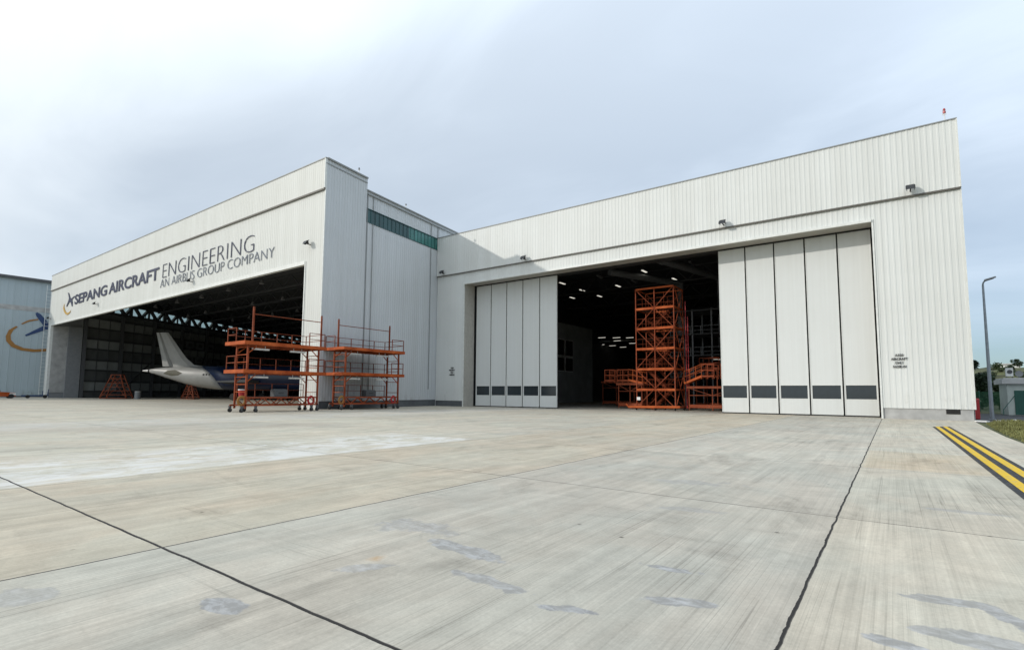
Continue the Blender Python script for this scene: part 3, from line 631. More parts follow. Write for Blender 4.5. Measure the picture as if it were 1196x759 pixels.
# ------------------------------------------------------------------ lettering
def text_mb(body, x, z, width, height, bold=0.0, thick=0.03, y=0.0, shear=0.0):
    cu_ = D.curves.new('lettering', 'FONT'); cu_.body = body; cu_.size = 1; cu_.extrude = 0.0; cu_.offset = bold; cu_.shear = shear
    cu_.resolution_u = 4
    o = D.objects.new('lettering', cu_); COL.objects.link(o)
    bpy.context.view_layer.update()
    me = D.meshes.new_from_object(o.evaluated_get(bpy.context.evaluated_depsgraph_get()))
    D.objects.remove(o); D.curves.remove(cu_)
    xs = [v.co.x for v in me.vertices]; ys = [v.co.y for v in me.vertices]
    ax, bx_, ay, by = min(xs), max(xs), min(ys), max(ys)
    mb = MB(); vs = [(x + (v.co.x - ax) / (bx_ - ax) * width, z + (v.co.y - ay) / (by - ay) * height) for v in me.vertices]
    n = len(vs); mb.v = [(a, y, b) for a, b in vs] + [(a, y + thick, b) for a, b in vs]
    edges = {}
    for p in me.polygons:
        ids = list(p.vertices); mb.f.append(tuple(ids)); mb.f.append(tuple(n + i for i in reversed(ids))); mb.m += [0, 0]
        for i in range(len(ids)):
            a, b = ids[i], ids[(i + 1) % len(ids)]
            edges[(a, b)] = edges.get((a, b), 0) + 1
    for (a, b) in edges:
        if (b, a) not in edges: mb.f.append((b, a, n + a, n + b)); mb.m.append(0)
    D.meshes.remove(me)
    return mb
sg = thing('hangar_sign', 'company lettering with bird emblem and gold crescent on the left hangar', 'sign', (-83, 27.05, 16)); so = (-83, 27.05, 16)
SY = G0 - 0.085
text_mb('SEPANG', -112.0, 15.95, 15.6, 1.68, 0.022, y=SY).build('lettering', M['navy_text'], sg, offset=so)
text_mb('AIRCRAFT', -95.6, 15.98, 18.5, 1.70, 0.022, y=SY).build('lettering', M['navy_text'], sg, offset=so)
text_mb('ENGINEERING', -75.9, 16.02, 22.9, 1.80, -0.028, y=SY).build('lettering', M['navy_text'], sg, offset=so)
def bbw(t):
    cu_ = D.curves.new('lettering', 'FONT'); cu_.body = t; cu_.size = 1; cu_.offset = -0.02; o = D.objects.new('lettering', cu_); COL.objects.link(o); bpy.context.view_layer.update()
    xs = [q[0] for q in o.bound_box]; D.objects.remove(o); D.curves.remove(cu_); return min(xs), max(xs)
words = 'AN AIRBUS GROUP COMPANY'.split(); fx0, fx1 = bbw(' '.join(words)); ks = 27.4 / (fx1 - fx0)
for i, wd_ in enumerate(words):
    e0 = bbw(' '.join(words[:i + 1]))[1]; w0 = bbw(wd_); wl = (w0[1] - w0[0]) * ks
    text_mb(wd_, -76.4 + (e0 - fx0) * ks - wl, 14.80, wl, 1.05, -0.02, y=SY).build('lettering', M['slate_text'], sg, offset=so)
E1 = [(-116.13, 18.46), (-115.58, 18.35), (-114.55, 17.4), (-113.71, 17.22), (-112.4, 17.53), (-112.19, 17.33), (-113.38, 17.01), (-112.94, 15.91), (-113.35, 15.78), (-114.11, 16.55), (-114.83, 16.71), (-116.13, 15.98), (-116.51, 16.12), (-115.39, 17.12), (-115.36, 17.48)]
CR = [(-117.85, 16.7), (-118.3, 15.9), (-117.49, 15.16), (-116.49, 14.68), (-115.4, 14.48), (-114.2, 14.7), (-113.65, 15.19), (-114.16, 14.97), (-115.36, 14.82), (-116.25, 15.0), (-117.1, 15.45), (-117.75, 16.1)]
mb = MB(); mb.prism([(x, SY, z) for x, z in E1], (0, 0.03, 0)); mb.build('bird_emblem', M['navy_text'], sg, offset=so)
mb = MB(); mb.prism([(x, SY, z) for x, z in CR], (0, 0.03, 0)); mb.build('crescent_emblem', M['gold'], sg, offset=so)
def stencil(x, z, label, lines=('A320', 'AIRCRAFT', 'ONLY', 'NOSE-IN')):
    o = thing('stencil_notice', label, 'wall marking', (x, F - .05, z))
    for i, (t, wd) in enumerate(zip(lines, (0.46, 0.92, 0.46, 0.72))):
        text_mb(t, x - wd / 2, z - i * 0.26, wd, 0.165, 0.02, 0.02, y=F - 0.068).build('lettering', M['black_text'], o, offset=(x, F - .05, z))
stencil(0.46, 4.22, 'black four-line stencil on the sunlit wall right of the doors')
stencil(-40.45, 4.25, 'small black stencil on the shaded wall left of the doors')

# ------------------------------------------------------------------ floodlights on the facades
def floodlight(x, y, z, label, tilt=-0.5):
    o = thing('floodlight', label, 'floodlight', (x, y, z), 'floodlights on the hangar fronts'); c = (x, y, z)
    mb = MB(); mb.bar((x, y, z), (x, y - .45, z), 0.07); mb.box(x - .22, x - .19, y - .6, y - .35, z - .05, z + .15); mb.box(x + .19, x + .22, y - .6, y - .35, z - .05, z + .15); mb.build('bracket', M['lamp_black'], o, offset=c)
    mb = MB(); d = Vector((0, -math.cos(tilt), math.sin(tilt))); u = Vector((0, math.sin(-tilt), math.cos(tilt))); r = Vector((1, 0, 0)); b = Vector((x, y - .5, z + .16))
    mb.hexa([b - r * .22 - u * .165 - d * .14, b + r * .22 - u * .165 - d * .14, b + r * .22 + u * .165 - d * .14, b - r * .22 + u * .165 - d * .14, b - r * .265 - u * .165 + d * .14, b + r * .265 - u * .165 + d * .14, b + r * .265 + u * .165 + d * .14, b - r * .265 + u * .165 + d * .14])
    mb.build('lamp_housing', M['lamp_black'], o, offset=c)
    mb = MB(); f_ = b + d * .15; mb.hexa([f_ - r * .22 - u * .165, f_ + r * .22 - u * .165, f_ + r * .22 + u * .165, f_ - r * .22 + u * .165] + [f_ + d * .015 - r * .22 - u * .165, f_ + d * .015 + r * .22 - u * .165, f_ + d * .015 + r * .22 + u * .165, f_ + d * .015 - r * .22 + u * .165])
    mb.build('lamp_glass', M['lamp_glass'], o, offset=c)
floodlight(1.58, F - .13, 15.45, 'black floodlight above the right end of the white sliding doors')
floodlight(-10.57, F - .13, 15.36, 'black floodlight over the left edge of the right-hand door leaves')
floodlight(-30.27, F - .13, 15.37, 'black floodlight over the shaded left door leaves')
floodlight(-41.84, F - .13, 15.36, 'black floodlight in the corner where the two hangars meet')
floodlight(-42.85, G0, 15.04, 'black floodlight above the right column of the lettered hangar')
floodlight(-67.14, G0, 14.5, 'dark floodlight under the thin grey line of the hangar lettering')
floodlight(-100.42, G0, 14.92, 'dark floodlight under the bold lettering near the emblem')
floodlight(-125.6, G0, 14.6, 'dark floodlight at the far left end of the lettered front')

# roof-edge obstruction lights
def beacon(x, y, z, hgt, label, lens='red'):
    o = thing('obstruction_light', label, 'warning light', (x, y, z), 'obstruction lights on the parapets'); c = (x, y, z)
    mb = MB(); mb.tube((x, y, z), (x, y, z + hgt), 0.03, n=6); mb.box(x - .12, x + .12, y - .02, y + .02, z + hgt * .5, z + hgt * .55); mb.build('pole', M['white'], o, offset=c)
    mb = MB(); mb.tube((x, y, z + hgt * .62), (x, y, z + hgt * .78), 0.085, n=8); mb.tube((x, y, z + hgt * .86), (x, y, z + hgt), 0.085, 0.05, n=8); mb.build('lens', M[lens], o, offset=c)
beacon(3.62, 44.0, 19.88, 0.85, 'red and white warning light on the tall right parapet end')
beacon(-41.25, 31.0, 22.8, 0.6, 'small grey lamp on the tall roof edge of the lettered hangar', 'steel_grey')
beacon(-42.2, 38.0, 21.6, 0.5, 'small grey lamp on the lower roof edge above teal glazing', 'steel_grey')

# ================================================================== neighbouring hangar at far left
BX = -138.0
hb = thing('hangar', 'blue-grey hangar wall at far left with ochre ring and blue bird', 'hangar', (BX, 20, 0)); ob = (BX, 20, 0)
mb = MB(); ribbed(mb, (BX, -20), (BX, 33), 0.3, 17.0, (1, 0), depth=0.03, pitch=1.0); ribbed(mb, (BX, -20), (BX, 33), 17.95, 23.1, (1, 0), depth=0.03, pitch=1.0); mb.build('side_wall', M['clad_blue'], hb, offset=ob)
mb = MB(); mb.box(BX - .1, BX + .03, -20, 33, 17.0, 17.95); mb.build('wall_band', M['plinth'], hb, offset=ob)
mb = MB(); mb.box(BX - 40, BX + .6, -20.5, 33.5, 23.1, 23.6); mb.build('roof', M['steel_dark'], hb, offset=ob)
mb = MB(); mb.box(BX - .3, BX + .02, -20, 33, 0, .3); mb.build('plinth', M['plinth_dark'], hb, offset=ob)
mb = MB(); wall(mb, (BX - 40, 33), (BX, 33), 0, 23.1); wall(mb, (BX - 40, -20), (BX, -20), 0, 23.1); wall(mb, (BX - 40, -20), (BX - 40, 33), 0, 23.1); mb.build('end_wall', M['clad_blue'], hb, offset=ob)
W1 = [(27.34, 16.71), (27.61, 16.92), (28.2, 16.57), (29.55, 14.83), (29.9, 13.75), (29.57, 13.69), (28.79, 13.86), (28.62, 14.47), (27.51, 16.15)]
W2 = [(26.05, 12.22), (27.64, 13.49), (28.76, 14.36), (29.57, 13.69), (28.78, 13.36), (26.25, 11.99)]
A1 = [(24.68, 13.87), (23.67, 12.97), (23.32, 11.72), (23.47, 10.77), (24.24, 9.75), (25.71, 9.12), (27.55, 8.95), (29.46, 9.21), (30.6, 9.6), (30.5, 10.0), (29.43, 9.76), (27.7, 9.51), (26.04, 9.64), (24.74, 10.27), (24.12, 11.07), (24.0, 12.03), (24.34, 13.03), (24.91, 13.7)]
A2 = [(25.37, 14.41), (26.41, 15.23), (27.78, 15.64), (27.89, 15.4), (26.52, 14.94), (25.56, 14.26)]
mb = MB()
for P_ in (W1, W2): mb.prism([(BX + (.05 if P_ is W1 else .056), y, z) for y, z in P_], (0.02, 0, 0))
mb.build('bird_emblem', M['logo_blue'], hb, offset=ob)
mb = MB()
for P_ in (A1, A2): mb.prism([(BX + .05, y, z) for y, z in P_], (0.02, 0, 0))
mb.build('ring_emblem', M['ochre'], hb, offset=ob)
mb = MB()
for y in (28.75, 29.45): mb.bar((BX + .35, y, .2), (BX + .35, y, 22.6), 0.075)
for k in range(1, 30): mb.bar((BX + .35, 28.75, k * .75), (BX + .35, 29.45, k * .75), 0.05)
for k in range(1, 8): mb.bar((BX, 28.75, k * 3), (BX + .35, 28.75, k * 3), 0.06); mb.bar((BX, 29.45, k * 3), (BX + .35, 29.45, k * 3), 0.06)
mb.build('ladder', M['trim_light'], hb, offset=ob)

# tow tractor and towbar at far left
def wheel(mb, c, r, wd, ax=(0, 1, 0), n=16):
    a = Vector(ax) * wd / 2; c = Vector(c); mb.tube(c - a, c + a, r, n=n)
tx, ty = -122.5, 20.8
tt = thing('tow_tractor', 'low orange tow tractor parked before the blue-grey wall', 'tractor', (tx, ty, 0)); c = (tx, ty, 0)
mb = MB(); mb.hexa([(tx - .9, ty - 1.9, .35), (tx + .9, ty - 1.9, .35), (tx + .9, ty + 1.7, .35), (tx - .9, ty + 1.7, .35), (tx - .85, ty - 1.9, 1.25), (tx + .85, ty - 1.9, 1.25), (tx + .75, ty + 1.6, .95), (tx - .75, ty + 1.6, .95)]); mb.box(tx - .8, tx + .8, ty - 1.8, ty - .9, 1.25, 1.45); mb.build('body', M['orange'], tt, offset=c)
for dx, dy in ((-.8, -1.2), (.8, -1.2), (-.8, 1.1), (.8, 1.1)):
    mb = MB(); wheel(mb, (tx + dx, ty + dy, .38), .38, .3, (1, 0, 0)); mb.build('wheel', M['rubber'], tt, offset=c)
mb = MB(); mb.box(tx - .4, tx + .4, ty - .7, ty - .2, 1.15, 1.35); mb.box(tx - .4, tx + .4, ty - .85, ty - .72, 1.3, 1.75); mb.build('seat', M['rubber'], tt, offset=c)
mb = MB(); mb.box(tx + .3, tx + .92, ty + .9, ty + 1.68, .55, .9); mb.build('front_panel', M['white'], tt, offset=c)
bx0, by0 = -121.8, 23.4
tb = thing('towbar', 'low dark blue towbar trolley lying before the ladder', 'towbar', (bx0, by0, 0)); c = (bx0, by0, 0)
mb = MB(); mb.bar((bx0, by0 - .2, .45), (bx0, by0 + 3.4, .5), .25, .22); mb.bar((bx0 - .1, by0 + 3.3, .5), (bx0 - .1, by0 + 3.4, 1.6), .1); mb.bar((bx0, by0 + 2.6, .5), (bx0, by0 + 2.6, 1.3), .1); mb.build('drawbar', M['logo_blue'], tb, offset=c)
for dy in (.6, 2.9):
    mb = MB(); wheel(mb, (bx0 + .2, by0 + dy, .3), .3, .16, (1, 0, 0)); mb.build('wheel', M['rubber'], tb, offset=c)

# ================================================================== aircraft inside the left hangar
ah = Vector((math.sin(R(62)), math.cos(R(62)), 0)); asd = Vector((ah.y, -ah.x, 0)); up = Vector((0, 0, 1)); ao = Vector((-106.7, 37.1, 0))
ac = thing('aircraft', 'airliner with bare grey tail and dark blue fuselage inside the hangar', 'aircraft', ao)
def ap(u, s_, z): return ao + ah * u + asd * s_ + up * z
def fring(u, zc, ry, rz, n=28): return [ap(u, ry * math.cos(2 * math.pi * i / n), zc + rz * math.sin(2 * math.pi * i / n)) for i in range(n)]
prof = [(0, 4.98, .26, .30), (1.2, 4.90, .50, .54), (3, 4.72, .82, .88), (5, 4.48, 1.14, 1.20), (7.5, 4.18, 1.52, 1.56), (10, 3.96, 1.82, 1.85), (12.5, 3.85, 1.95, 2.02), (14.2, 3.78, 1.975, 2.05)]
def ub(z): return 14.9 - 4.6 * max(0.0, (z - 1.72) / 4.1) ** 2.6            # the bare metal ends on a curved line
def at_u(u):
    u = min(max(u, 0), 14.9)
    for a, b in zip(prof, prof[1:]):
        if u <= b[0] or b is prof[-1]:
            t = min(1.0, (u - a[0]) / (b[0] - a[0])); return [a[i] + (b[i] - a[i]) * t for i in range(4)]
def skinring(k, n=36):      # k = 0..1 from u = 7.5 to the paint line
    r = []
    for i in range(n):
        t = 2 * math.pi * i / n; _, zc, ry, rz = at_u(11); z = zc + rz * math.sin(t); u = 7.5 + (ub(z) - 7.5) * k; _, zc, ry, rz = at_u(u)
        r.append(ap(u, ry * math.cos(t), zc + rz * math.sin(t)))
    return r
mb = MB(); mb.loft([fring(*p, n=36) for p in prof if p[0] < 7.4] + [skinring(k / 6) for k in range(7)], cap=True); mb.build('tail_section', M['aluminium'], ac, smooth=True, offset=ao)
mb = MB(); mb.loft([fring(-.32, 4.985, .22, .245), fring(0.02, 4.98, .275, .315)]); mb.build('tail_band', M['rubber'], ac, smooth=True, offset=ao)
prof2 = [(15.6, 3.75, 1.985, 2.06), (31, 3.75, 1.985, 2.06), (33.5, 3.65, 1.8, 1.9), (35.5, 3.4, 1.3, 1.35), (36.6, 3.2, .7, .75), (37, 3.1, .15, .15)]
mb = MB(); mb.loft([skinring(1.0)] + [fring(*p, n=36) for p in prof2]); mb.build('fuselage', M['ac_blue'], ac, smooth=True, offset=ao)
mb = MB(); mb.loft([fring(-1.45, 5.0, .10, .10), fring(-.35, 4.99, .20, .22), fring(0, 4.98, .24, .27)]); mb.build('exhaust_cone', M['white'], ac, smooth=True, offset=ao)
def finsec(u0, u1, z, t): 
    c_ = u1 - u0; return [ap(u0, 0, z), ap(u0 + c_ * .3, t * .7, z), ap(u0 + c_ * .75, t, z), ap(u1, 0, z), ap(u0 + c_ * .75, -t, z), ap(u0 + c_ * .3, -t * .7, z)]
FS = ((2.5, 10.4, 5.2, .2), (2.4, 8.6, 6.0, .3), (2.1, 6.9, 7.3, .26), (0.75, 3.15, 11.8, .14))
mb = MB(); mb.loft([finsec(u0 + (5.0 - 2.5 if i == 0 else (u1 - u0) * .32) * (.8 if i == 0 else 1) + .01, u1, z, t_) for i, (u0, u1, z, t_) in enumerate(FS)]); mb.build('tail_fin', M['aluminium'], ac, offset=ao)
mb = MB(); mb.loft([finsec(u0, u0 + (u1 - u0) * .32 - .015, z, t_ * 1.0) for (u0, u1, z, t_) in ((2.42, 8.8, 5.75, .3),) + FS[2:]]); mb.build('rudder', M['aluminium'], ac, offset=ao)
mb = MB(); mb.loft([finsec(8.2, 12.4, 5.55, .12), finsec(8.3, 8.9, 6.0, .1)]); mb.build('dorsal_fin', M['aluminium'], ac, offset=ao)
hexo = [(3.4, 4.45), (4.3, 5.02), (5.9, 5.10), (7.6, 4.55), (6.8, 4.15), (5.2, 4.05)]
mb = MB()
def side_r(u):
    for a, b in zip(prof, prof[1:]):
        if a[0] <= u <= b[0]:
            t = (u - a[0]) / (b[0] - a[0]); return [a[i] + (b[i] - a[i]) * t for i in range(4)]
def skin(u, z, k=.035):
    _, zc, ry, rz = side_r(u); return ap(u, ry * math.sqrt(max(0, 1 - ((z - zc) / rz) ** 2)) + k, z)
hc = (sum(q[0] for q in hexo) / 6, sum(q[1] for q in hexo) / 6); ho = []
for (u0, z0), (u1, z1) in zip(hexo, hexo[1:] + hexo[:1]):
    for k in range(4): ho.append((u0 + (u1 - u0) * k / 4, z0 + (z1 - z0) * k / 4))
rings_ = [[(hc[0] + (u - hc[0]) * f_, hc[1] + (z - hc[1]) * f_) for u, z in ho] for f_ in (1.0, .75, .5, .25, .02)]
for ra, rb in zip(rings_, rings_[1:]):
    for k in range(len(ra)): j = (k + 1) % len(ra); mb.face([skin(*ra[k]), skin(*ra[j]), skin(*rb[j]), skin(*rb[k])])
mb.build('stabilizer_cutout', M['ac_olive'], ac, offset=ao)
mb = MB()
for u in (11.9, 12.45, 13.0): mb.prism([ap(u, 1.85, 4.15), ap(u + .2, 1.85, 4.15), ap(u + .2, 1.85, 4.42), ap(u, 1.85, 4.42)], asd * .11)
mb.build('cabin_window', M['rubber'], ac, offset=ao)
for sgn in (1, -1):
    mb = MB(); mb.hexa([ap(16.5, sgn * 1.6, 2.7), ap(22.5, sgn * 1.6, 2.7), ap(21.8, sgn * 4.6, 2.95), ap(16.6, sgn * 4.6, 2.95), ap(16.5, sgn * 1.6, 3.0), ap(22.5, sgn * 1.6, 3.3), ap(21.8, sgn * 4.6, 3.4), ap(16.6, sgn * 4.6, 3.15)]); mb.build('wing_root', M['steel_dark'], ac, offset=ao)
    mb = MB(); mb.tube(ap(19.5, sgn * 3.8, .5), ap(19.5, sgn * 3.6, 2.8), .16, n=8); mb.build('landing_gear', M['steel_grey'], ac, offset=ao)
    mb = MB(); wheel(mb, ap(19.5, sgn * 3.5, .57), .57, .4, asd); wheel(mb, ap(19.5, sgn * 4.2, .57), .57, .4, asd); mb.build('wheel', M['rubber'], ac, offset=ao)
mb = MB(); mb.tube(ap(32, 0, .4), ap(32, 0, 2), .12, n=8); mb.build('landing_gear', M['steel_grey'], ac, offset=ao)
mb = MB(); wheel(mb, ap(32, .3, .4), .4, .22, asd); wheel(mb, ap(32, -.3, .4), .4, .22, asd); mb.build('wheel', M['rubber'], ac, offset=ao)

# orange trestles by the tail
def trestle(cx, cy, wd, hgt, ang, label, name='trestle'):
    o = thing(name, label, 'trestle', (cx, cy, 0), 'orange trestles by the aircraft tail'); c = (cx, cy, 0); a = Vector((math.cos(ang), math.sin(ang), 0)); b = Vector((-a.y, a.x, 0)); C0 = Vector(c)
    mb = MB()
    for s1 in (-1, 1):
        for s2 in (-1, 1): mb.bar(C0 + a * s1 * wd / 2 + b * s2 * .7 + up * .15, C0 + a * s1 * wd * .16 + b * s2 * .35 + up * hgt, 0.13)
    for k in range(1, 6):
        t = k / 6; w_ = wd / 2 * (1 - t) + wd * .16 * t; dd = .7 * (1 - t) + .35 * t
        for s2 in (-1, 1): mb.bar(C0 - a * w_ + b * s2 * dd + up * (hgt * t), C0 + a * w_ + b * s2 * dd + up * (hgt * t), 0.08)
    mb.build('frame', M['orange_worn'], o, offset=c)
    mb = MB()
    for s2 in (-1, 1): mb.bar(C0 - a * wd * .48 + b * s2 * .68 + up * .2, C0 + a * wd * .2 + b * s2 * .4 + up * hgt * .95, 0.07); mb.bar(C0 + a * wd * .48 + b * s2 * .68 + up * .2, C0 - a * wd * .2 + b * s2 * .4 + up * hgt * .95, 0.07)
    mb.build('brace', M['orange_worn'], o, offset=c)
    mb = MB(); mb.bar(C0 - a * wd * .2 + up * hgt, C0 + a * wd * .2 + up * hgt, .8, .1); mb.build('top_plate', M['orange_worn'], o, offset=c)
    mb = MB(); mb.bar(C0 - a * wd * .5 + up * .1, C0 + a * wd * .5 + up * .1, 1.5, .12); mb.build('base', M['orange_worn'], o, offset=c)
tr1 = G = None
trestle(-110.5, 33.5, 5.2, 4.2, R(30), 'wide orange trestle standing left of the grey tail')
trestle(-99.6, 41.0, 2.4, 2.7, R(30), 'narrow orange trestle standing under the grey tail')
bn = thing('waste_bin', 'pale round drum beside the wide orange trestle', 'drum', (-106.0, 35.2, 0)); c = (-106.0, 35.2, 0)
mb = MB(); mb.tube((c[0], c[1], 0), (c[0], c[1], 1.3), .45, n=14); mb.build('drum', M['steel_grey'], bn, offset=c)
mb = MB(); mb.ring((c[0], c[1], 1.3), (0, 0, 1), .45, .04); mb.build('rim', M['white'], bn, offset=c)

# flags / framed boards hung on the splayed wall
for i, (u, z) in enumerate(((25.5, 11.6), (28.8, 11.6), (32.3, 11.4), (25.5, 8.1), (28.6, 8.1), (32.0, 7.9))):
    o = thing('wall_board', ['upper left', 'upper middle', 'upper right', 'lower left', 'lower middle', 'lower right'][i] + ' pale board of the six hung on the dark inner wall', 'board', bw(u, .4, z), 'pale boards hung on the inner wall'); c = bw(u, .4, z)
    mb = MB(); mb.hexa([bw(u, .4, z), bw(u + 2.4, .4, z), bw(u + 2.4, .46, z), bw(u, .46, z), bw(u, .4, z + 1.7), bw(u + 2.4, .4, z + 1.7), bw(u + 2.4, .46, z + 1.7), bw(u, .46, z + 1.7)]); mb.build('backing', M['steel_grey'], o, offset=c)
    mb = MB(); mb.hexa([bw(u + .6, .46, z + .5), bw(u + 1.8, .46, z + .5), bw(u + 1.8, .48, z + .5), bw(u + .6, .48, z + .5), bw(u + .6, .46, z + 1.2), bw(u + 1.8, .46, z + 1.2), bw(u + 1.8, .48, z + 1.2), bw(u + .6, .48, z + 1.2)]); mb.build('panel', M['inside'], o, offset=c)

# high-bay lamps (unlit) under the left hangar roof
def highbay(x, y):
    o = thing('high_bay_lamp', 'unlit bell-shaped lamp hanging under the dark left hangar roof', 'ceiling lamp', (x, y, 17.2), 'unlit bell lamps under the left hangar roof'); c = (x, y, 17.2)
    mb = MB(); mb.tube((x, y, 17.15), (x, y, 17.75), .36, .12, n=12, caps=False); mb.tube((x, y, 17.15), (x, y, 17.2), .34, n=12); mb.build('shade', M['lamp_off'], o, offset=c, smooth=False)
    mb = MB(); mb.tube((x, y, 17.75), (x, y, 18.5), .05, n=6); mb.build('stem', M['steel_dark'], o, offset=c)
    return o
hb0 = None
for (x, y) in ((-103.2, 39.4), (-93.9, 39.5), (-83.7, 39.1), (-112.4, 48.2), (-103.6, 48.6), (-93.6, 48.1), (-84, 48.3), (-94.4, 57.4), (-103.1, 57.2), (-86, 57.3), (-74, 39.2), (-112, 57), (-112.5, 39.3), (-121, 48.4), (-76, 48.3), (-120, 57.3)):
    if hb0 is None: hb0 = highbay(x, y)
    else: k = copy_tree(hb0); k.location = (x, y, 17.2)

# ================================================================== orange docking stands in front
def dock_stand(name, label, x, y, Ln, z1, z2, tall_side, bucket=False):
    """x,y: camera-side near post; the stand runs away along +Y"""
    o = thing(name, label, 'work stand', (x, y, 0), 'orange rolling work stands on the apron'); c = (x, y, 0); Wd = 1.6
    OM, OW = M['orange'], M['orange_worn']
    def bl(mb, nm, m): return mb.build(nm, m, o, offset=c)
    for px in (x, x - Wd):
        for py in (y, y + Ln):
            mb = MB(); mb.bar((px, py, .28), (px, py, z1), .12); bl(mb, 'post', M['orange_deep'])
    mb = MB()
    for py in (y, y + Ln):
        z = 1.5
        while z < z1 - .3: mb.bar((x - Wd, py, z), (x, py, z), .05); z += .55 if py == y else 1.0
    bl(mb, 'ladder_rung', OM)
    mb = MB()
    for px in (x, x - Wd):
        mb.bar((px, y - .35, .52), (px, y + Ln + .1, .52), .12); mb.bar((px, y, 1.08), (px, y + Ln, 1.08), .10)
        n = 9; s = Ln / n
        for k in range(n): mb.bar((px, y + k * s, .55 if k % 2 else 1.05), (px, y + (k + 1) * s, 1.05 if k % 2 else .55), .06)
    for k in range(4): yy = y + Ln * k / 3; mb.bar((x - Wd, yy, .52), (x, yy, .52), .10)
    bl(mb, 'base_frame', M['orange_deep'])
    mb = MB(); mb.box(x - Wd + .06, x - .06, y + .1, y + Ln - .1, 1.1, 1.15); bl(mb, 'lower_deck', M['grating'])
    tall_x = x if tall_side else x - Wd
    mb = MB()
    for py in (y + .25, y + Ln + .1): mb.bar((tall_x + .1, py, z1), (tall_x + .1, py, z1 + 2.45), .11); mb.tube((tall_x + .1, py, z1 + 2.45), (tall_x + .1, py, z1 + 2.6), .07, n=6)
    mb.bar((tall_x + .1, y + .25, z1 + 2.05), (tall_x + .1, y + Ln + .1, z1 + 2.05), .06); bl(mb, 'hoist_frame', OW)
    for (zd, nm) in ((z1, 'upper_deck'), (z2, 'middle_deck')):
        mb = MB(); mb.box(x - 2.6, x + .25, y - .35, y + Ln + .45, zd - .12, zd - .06); bl(mb, nm, M['grating'])
        mb = MB()
        mb.box(x + .25, x + .31, y - .41, y + Ln + .51, zd - .24, zd + .02); mb.box(x - 2.66, x - 2.6, y - .41, y + Ln + .51, zd - .24, zd + .02)
        mb.box(x - 2.6, x + .25, y - .41, y - .35, zd - .24, zd + .02); mb.box(x - 2.6, x + .25, y + Ln + .45, y + Ln + .51, zd - .24, zd + .02)
        for k in range(7): yy = y + .1 + Ln * k / 6; mb.box(x - 2.6, x + .25, yy - .04, yy + .04, zd - .26, zd - .12)
        for px in (x, x - Wd):
            for py, s in ((y, 1), (y + Ln, -1)): mb.bar((px, py, zd - .9), (px, py + s * .8, zd - .2), .06)
        bl(mb, nm + '_frame', OM)
        mb = MB(); xs0, xs1, ys0, ys1 = x - 2.5, x + .2, y - .3, y + Ln + .4
        n = 5
        for k in range(n + 1): yy = ys0 + (ys1 - ys0) * k / n; mb.bar((xs0, yy, zd), (xs0, yy, zd + 1.05), .055)
        for hh in (.55, 1.05): mb.bar((xs0, ys0, zd + hh), (xs0, ys1, zd + hh), .045); mb.bar((xs0, ys1, zd + hh), (xs1, ys1, zd + hh), .045); mb.bar((xs0, ys0, zd + hh), (xs0 + 1.3, ys0, zd + hh), .045)
        for xx in (xs0 + 1.3, xs1): mb.bar((xx, ys1 if xx == xs1 else ys0, zd), (xx, ys1 if xx == xs1 else ys0, zd + 1.05), .055)
        mb.bar((xs1, ys1, zd + 1.05), (xs1, ys1 - 1.4, zd + 1.05), .045); mb.bar((xs1, ys1, zd + .55), (xs1, ys1 - 1.4, zd + .55), .045); mb.bar((xs1, ys1 - 1.4, zd), (xs1, ys1 - 1.4, zd + 1.05), .055)
        bl(mb, 'guard_rail', OW)
        for k in (0, 1):
            yy = y + .45 + k * Ln * .52
            mb = MB(); mb.box(x - .35, x - .2, yy, yy + 1.3, zd - .58, zd - .45); mb.bar((x - .28, yy + .3, zd - .45), (x - .28, yy + .3, zd - .26), .03); mb.bar((x - .28, yy + 1.0, zd - .45), (x - .28, yy + 1.0, zd - .26), .03); bl(mb, 'strip_light', M['white'])
    mb = MB()
    for k in range(5): yy = y + .2 + (Ln - .4) * k / 4; mb.bar((x - Wd - .1, yy, 1.15), (x - Wd - .1, yy, 2.15), .05)
    for hh in (1.65, 2.15): mb.bar((x - Wd - .1, y + .2, hh), (x - Wd - .1, y + Ln - .2, hh), .04)
    bl(mb, 'guard_rail', OW)
    for px in (x + .05, x - Wd - .05):
        for py in (y - .3, y + .75, y + Ln - .5, y + Ln):
            mb = MB(); wheel(mb, (px, py, .15), .15, .10, (1, 0, 0)); cs = bl(mb, 'caster_wheel', M['rubber'])
            mb = MB(); mb.box(px - .08, px + .08, py - .08, py + .08, .30, .47); mb.box(px - .08, px - .06, py - .04, py + .04, .13, .30); mb.box(px + .06, px + .08, py - .04, py + .04, .13, .30); mb.build('caster_fork', M['steel_dark'], cs, offset=c)
    for py, s in ((y - .3, 1), (y + Ln - .55, 0)):
        mb = MB(); mb.ring((x + .02, py, .85), (1, .2, 0), .34, .055); mb.ring((x + .02, py, .85), (1, .2, 0), .25, .05); bl(mb, 'hose_coil', M['red'] if s == 0 else M['ochre'])
    return o
dock_stand('work_stand', 'orange two-deck work stand before the open hangar mouth', -38.2, 19.45, 5.85, 5.22, 3.12, True)
dock_stand('work_stand', 'orange two-deck work stand before the grey side wall', -38.2, 27.95, 6.0, 5.42, 3.22, False)
bk = thing('bucket', 'red and white bucket on the near end of the work stand', 'bucket', (-39.3, 19.7, 1.15)); c = (-39.3, 19.7, 1.15)
mb = MB(); mb.tube((c[0], c[1], 1.15), (c[0], c[1], 1.62), .2, .26, n=14); mb.build('pail', M['red'], bk, offset=c)
mb = MB(); mb.tube((c[0], c[1], 1.62), (c[0], c[1], 1.70), .27, n=14); mb.build('lid', M['white'], bk, offset=c)

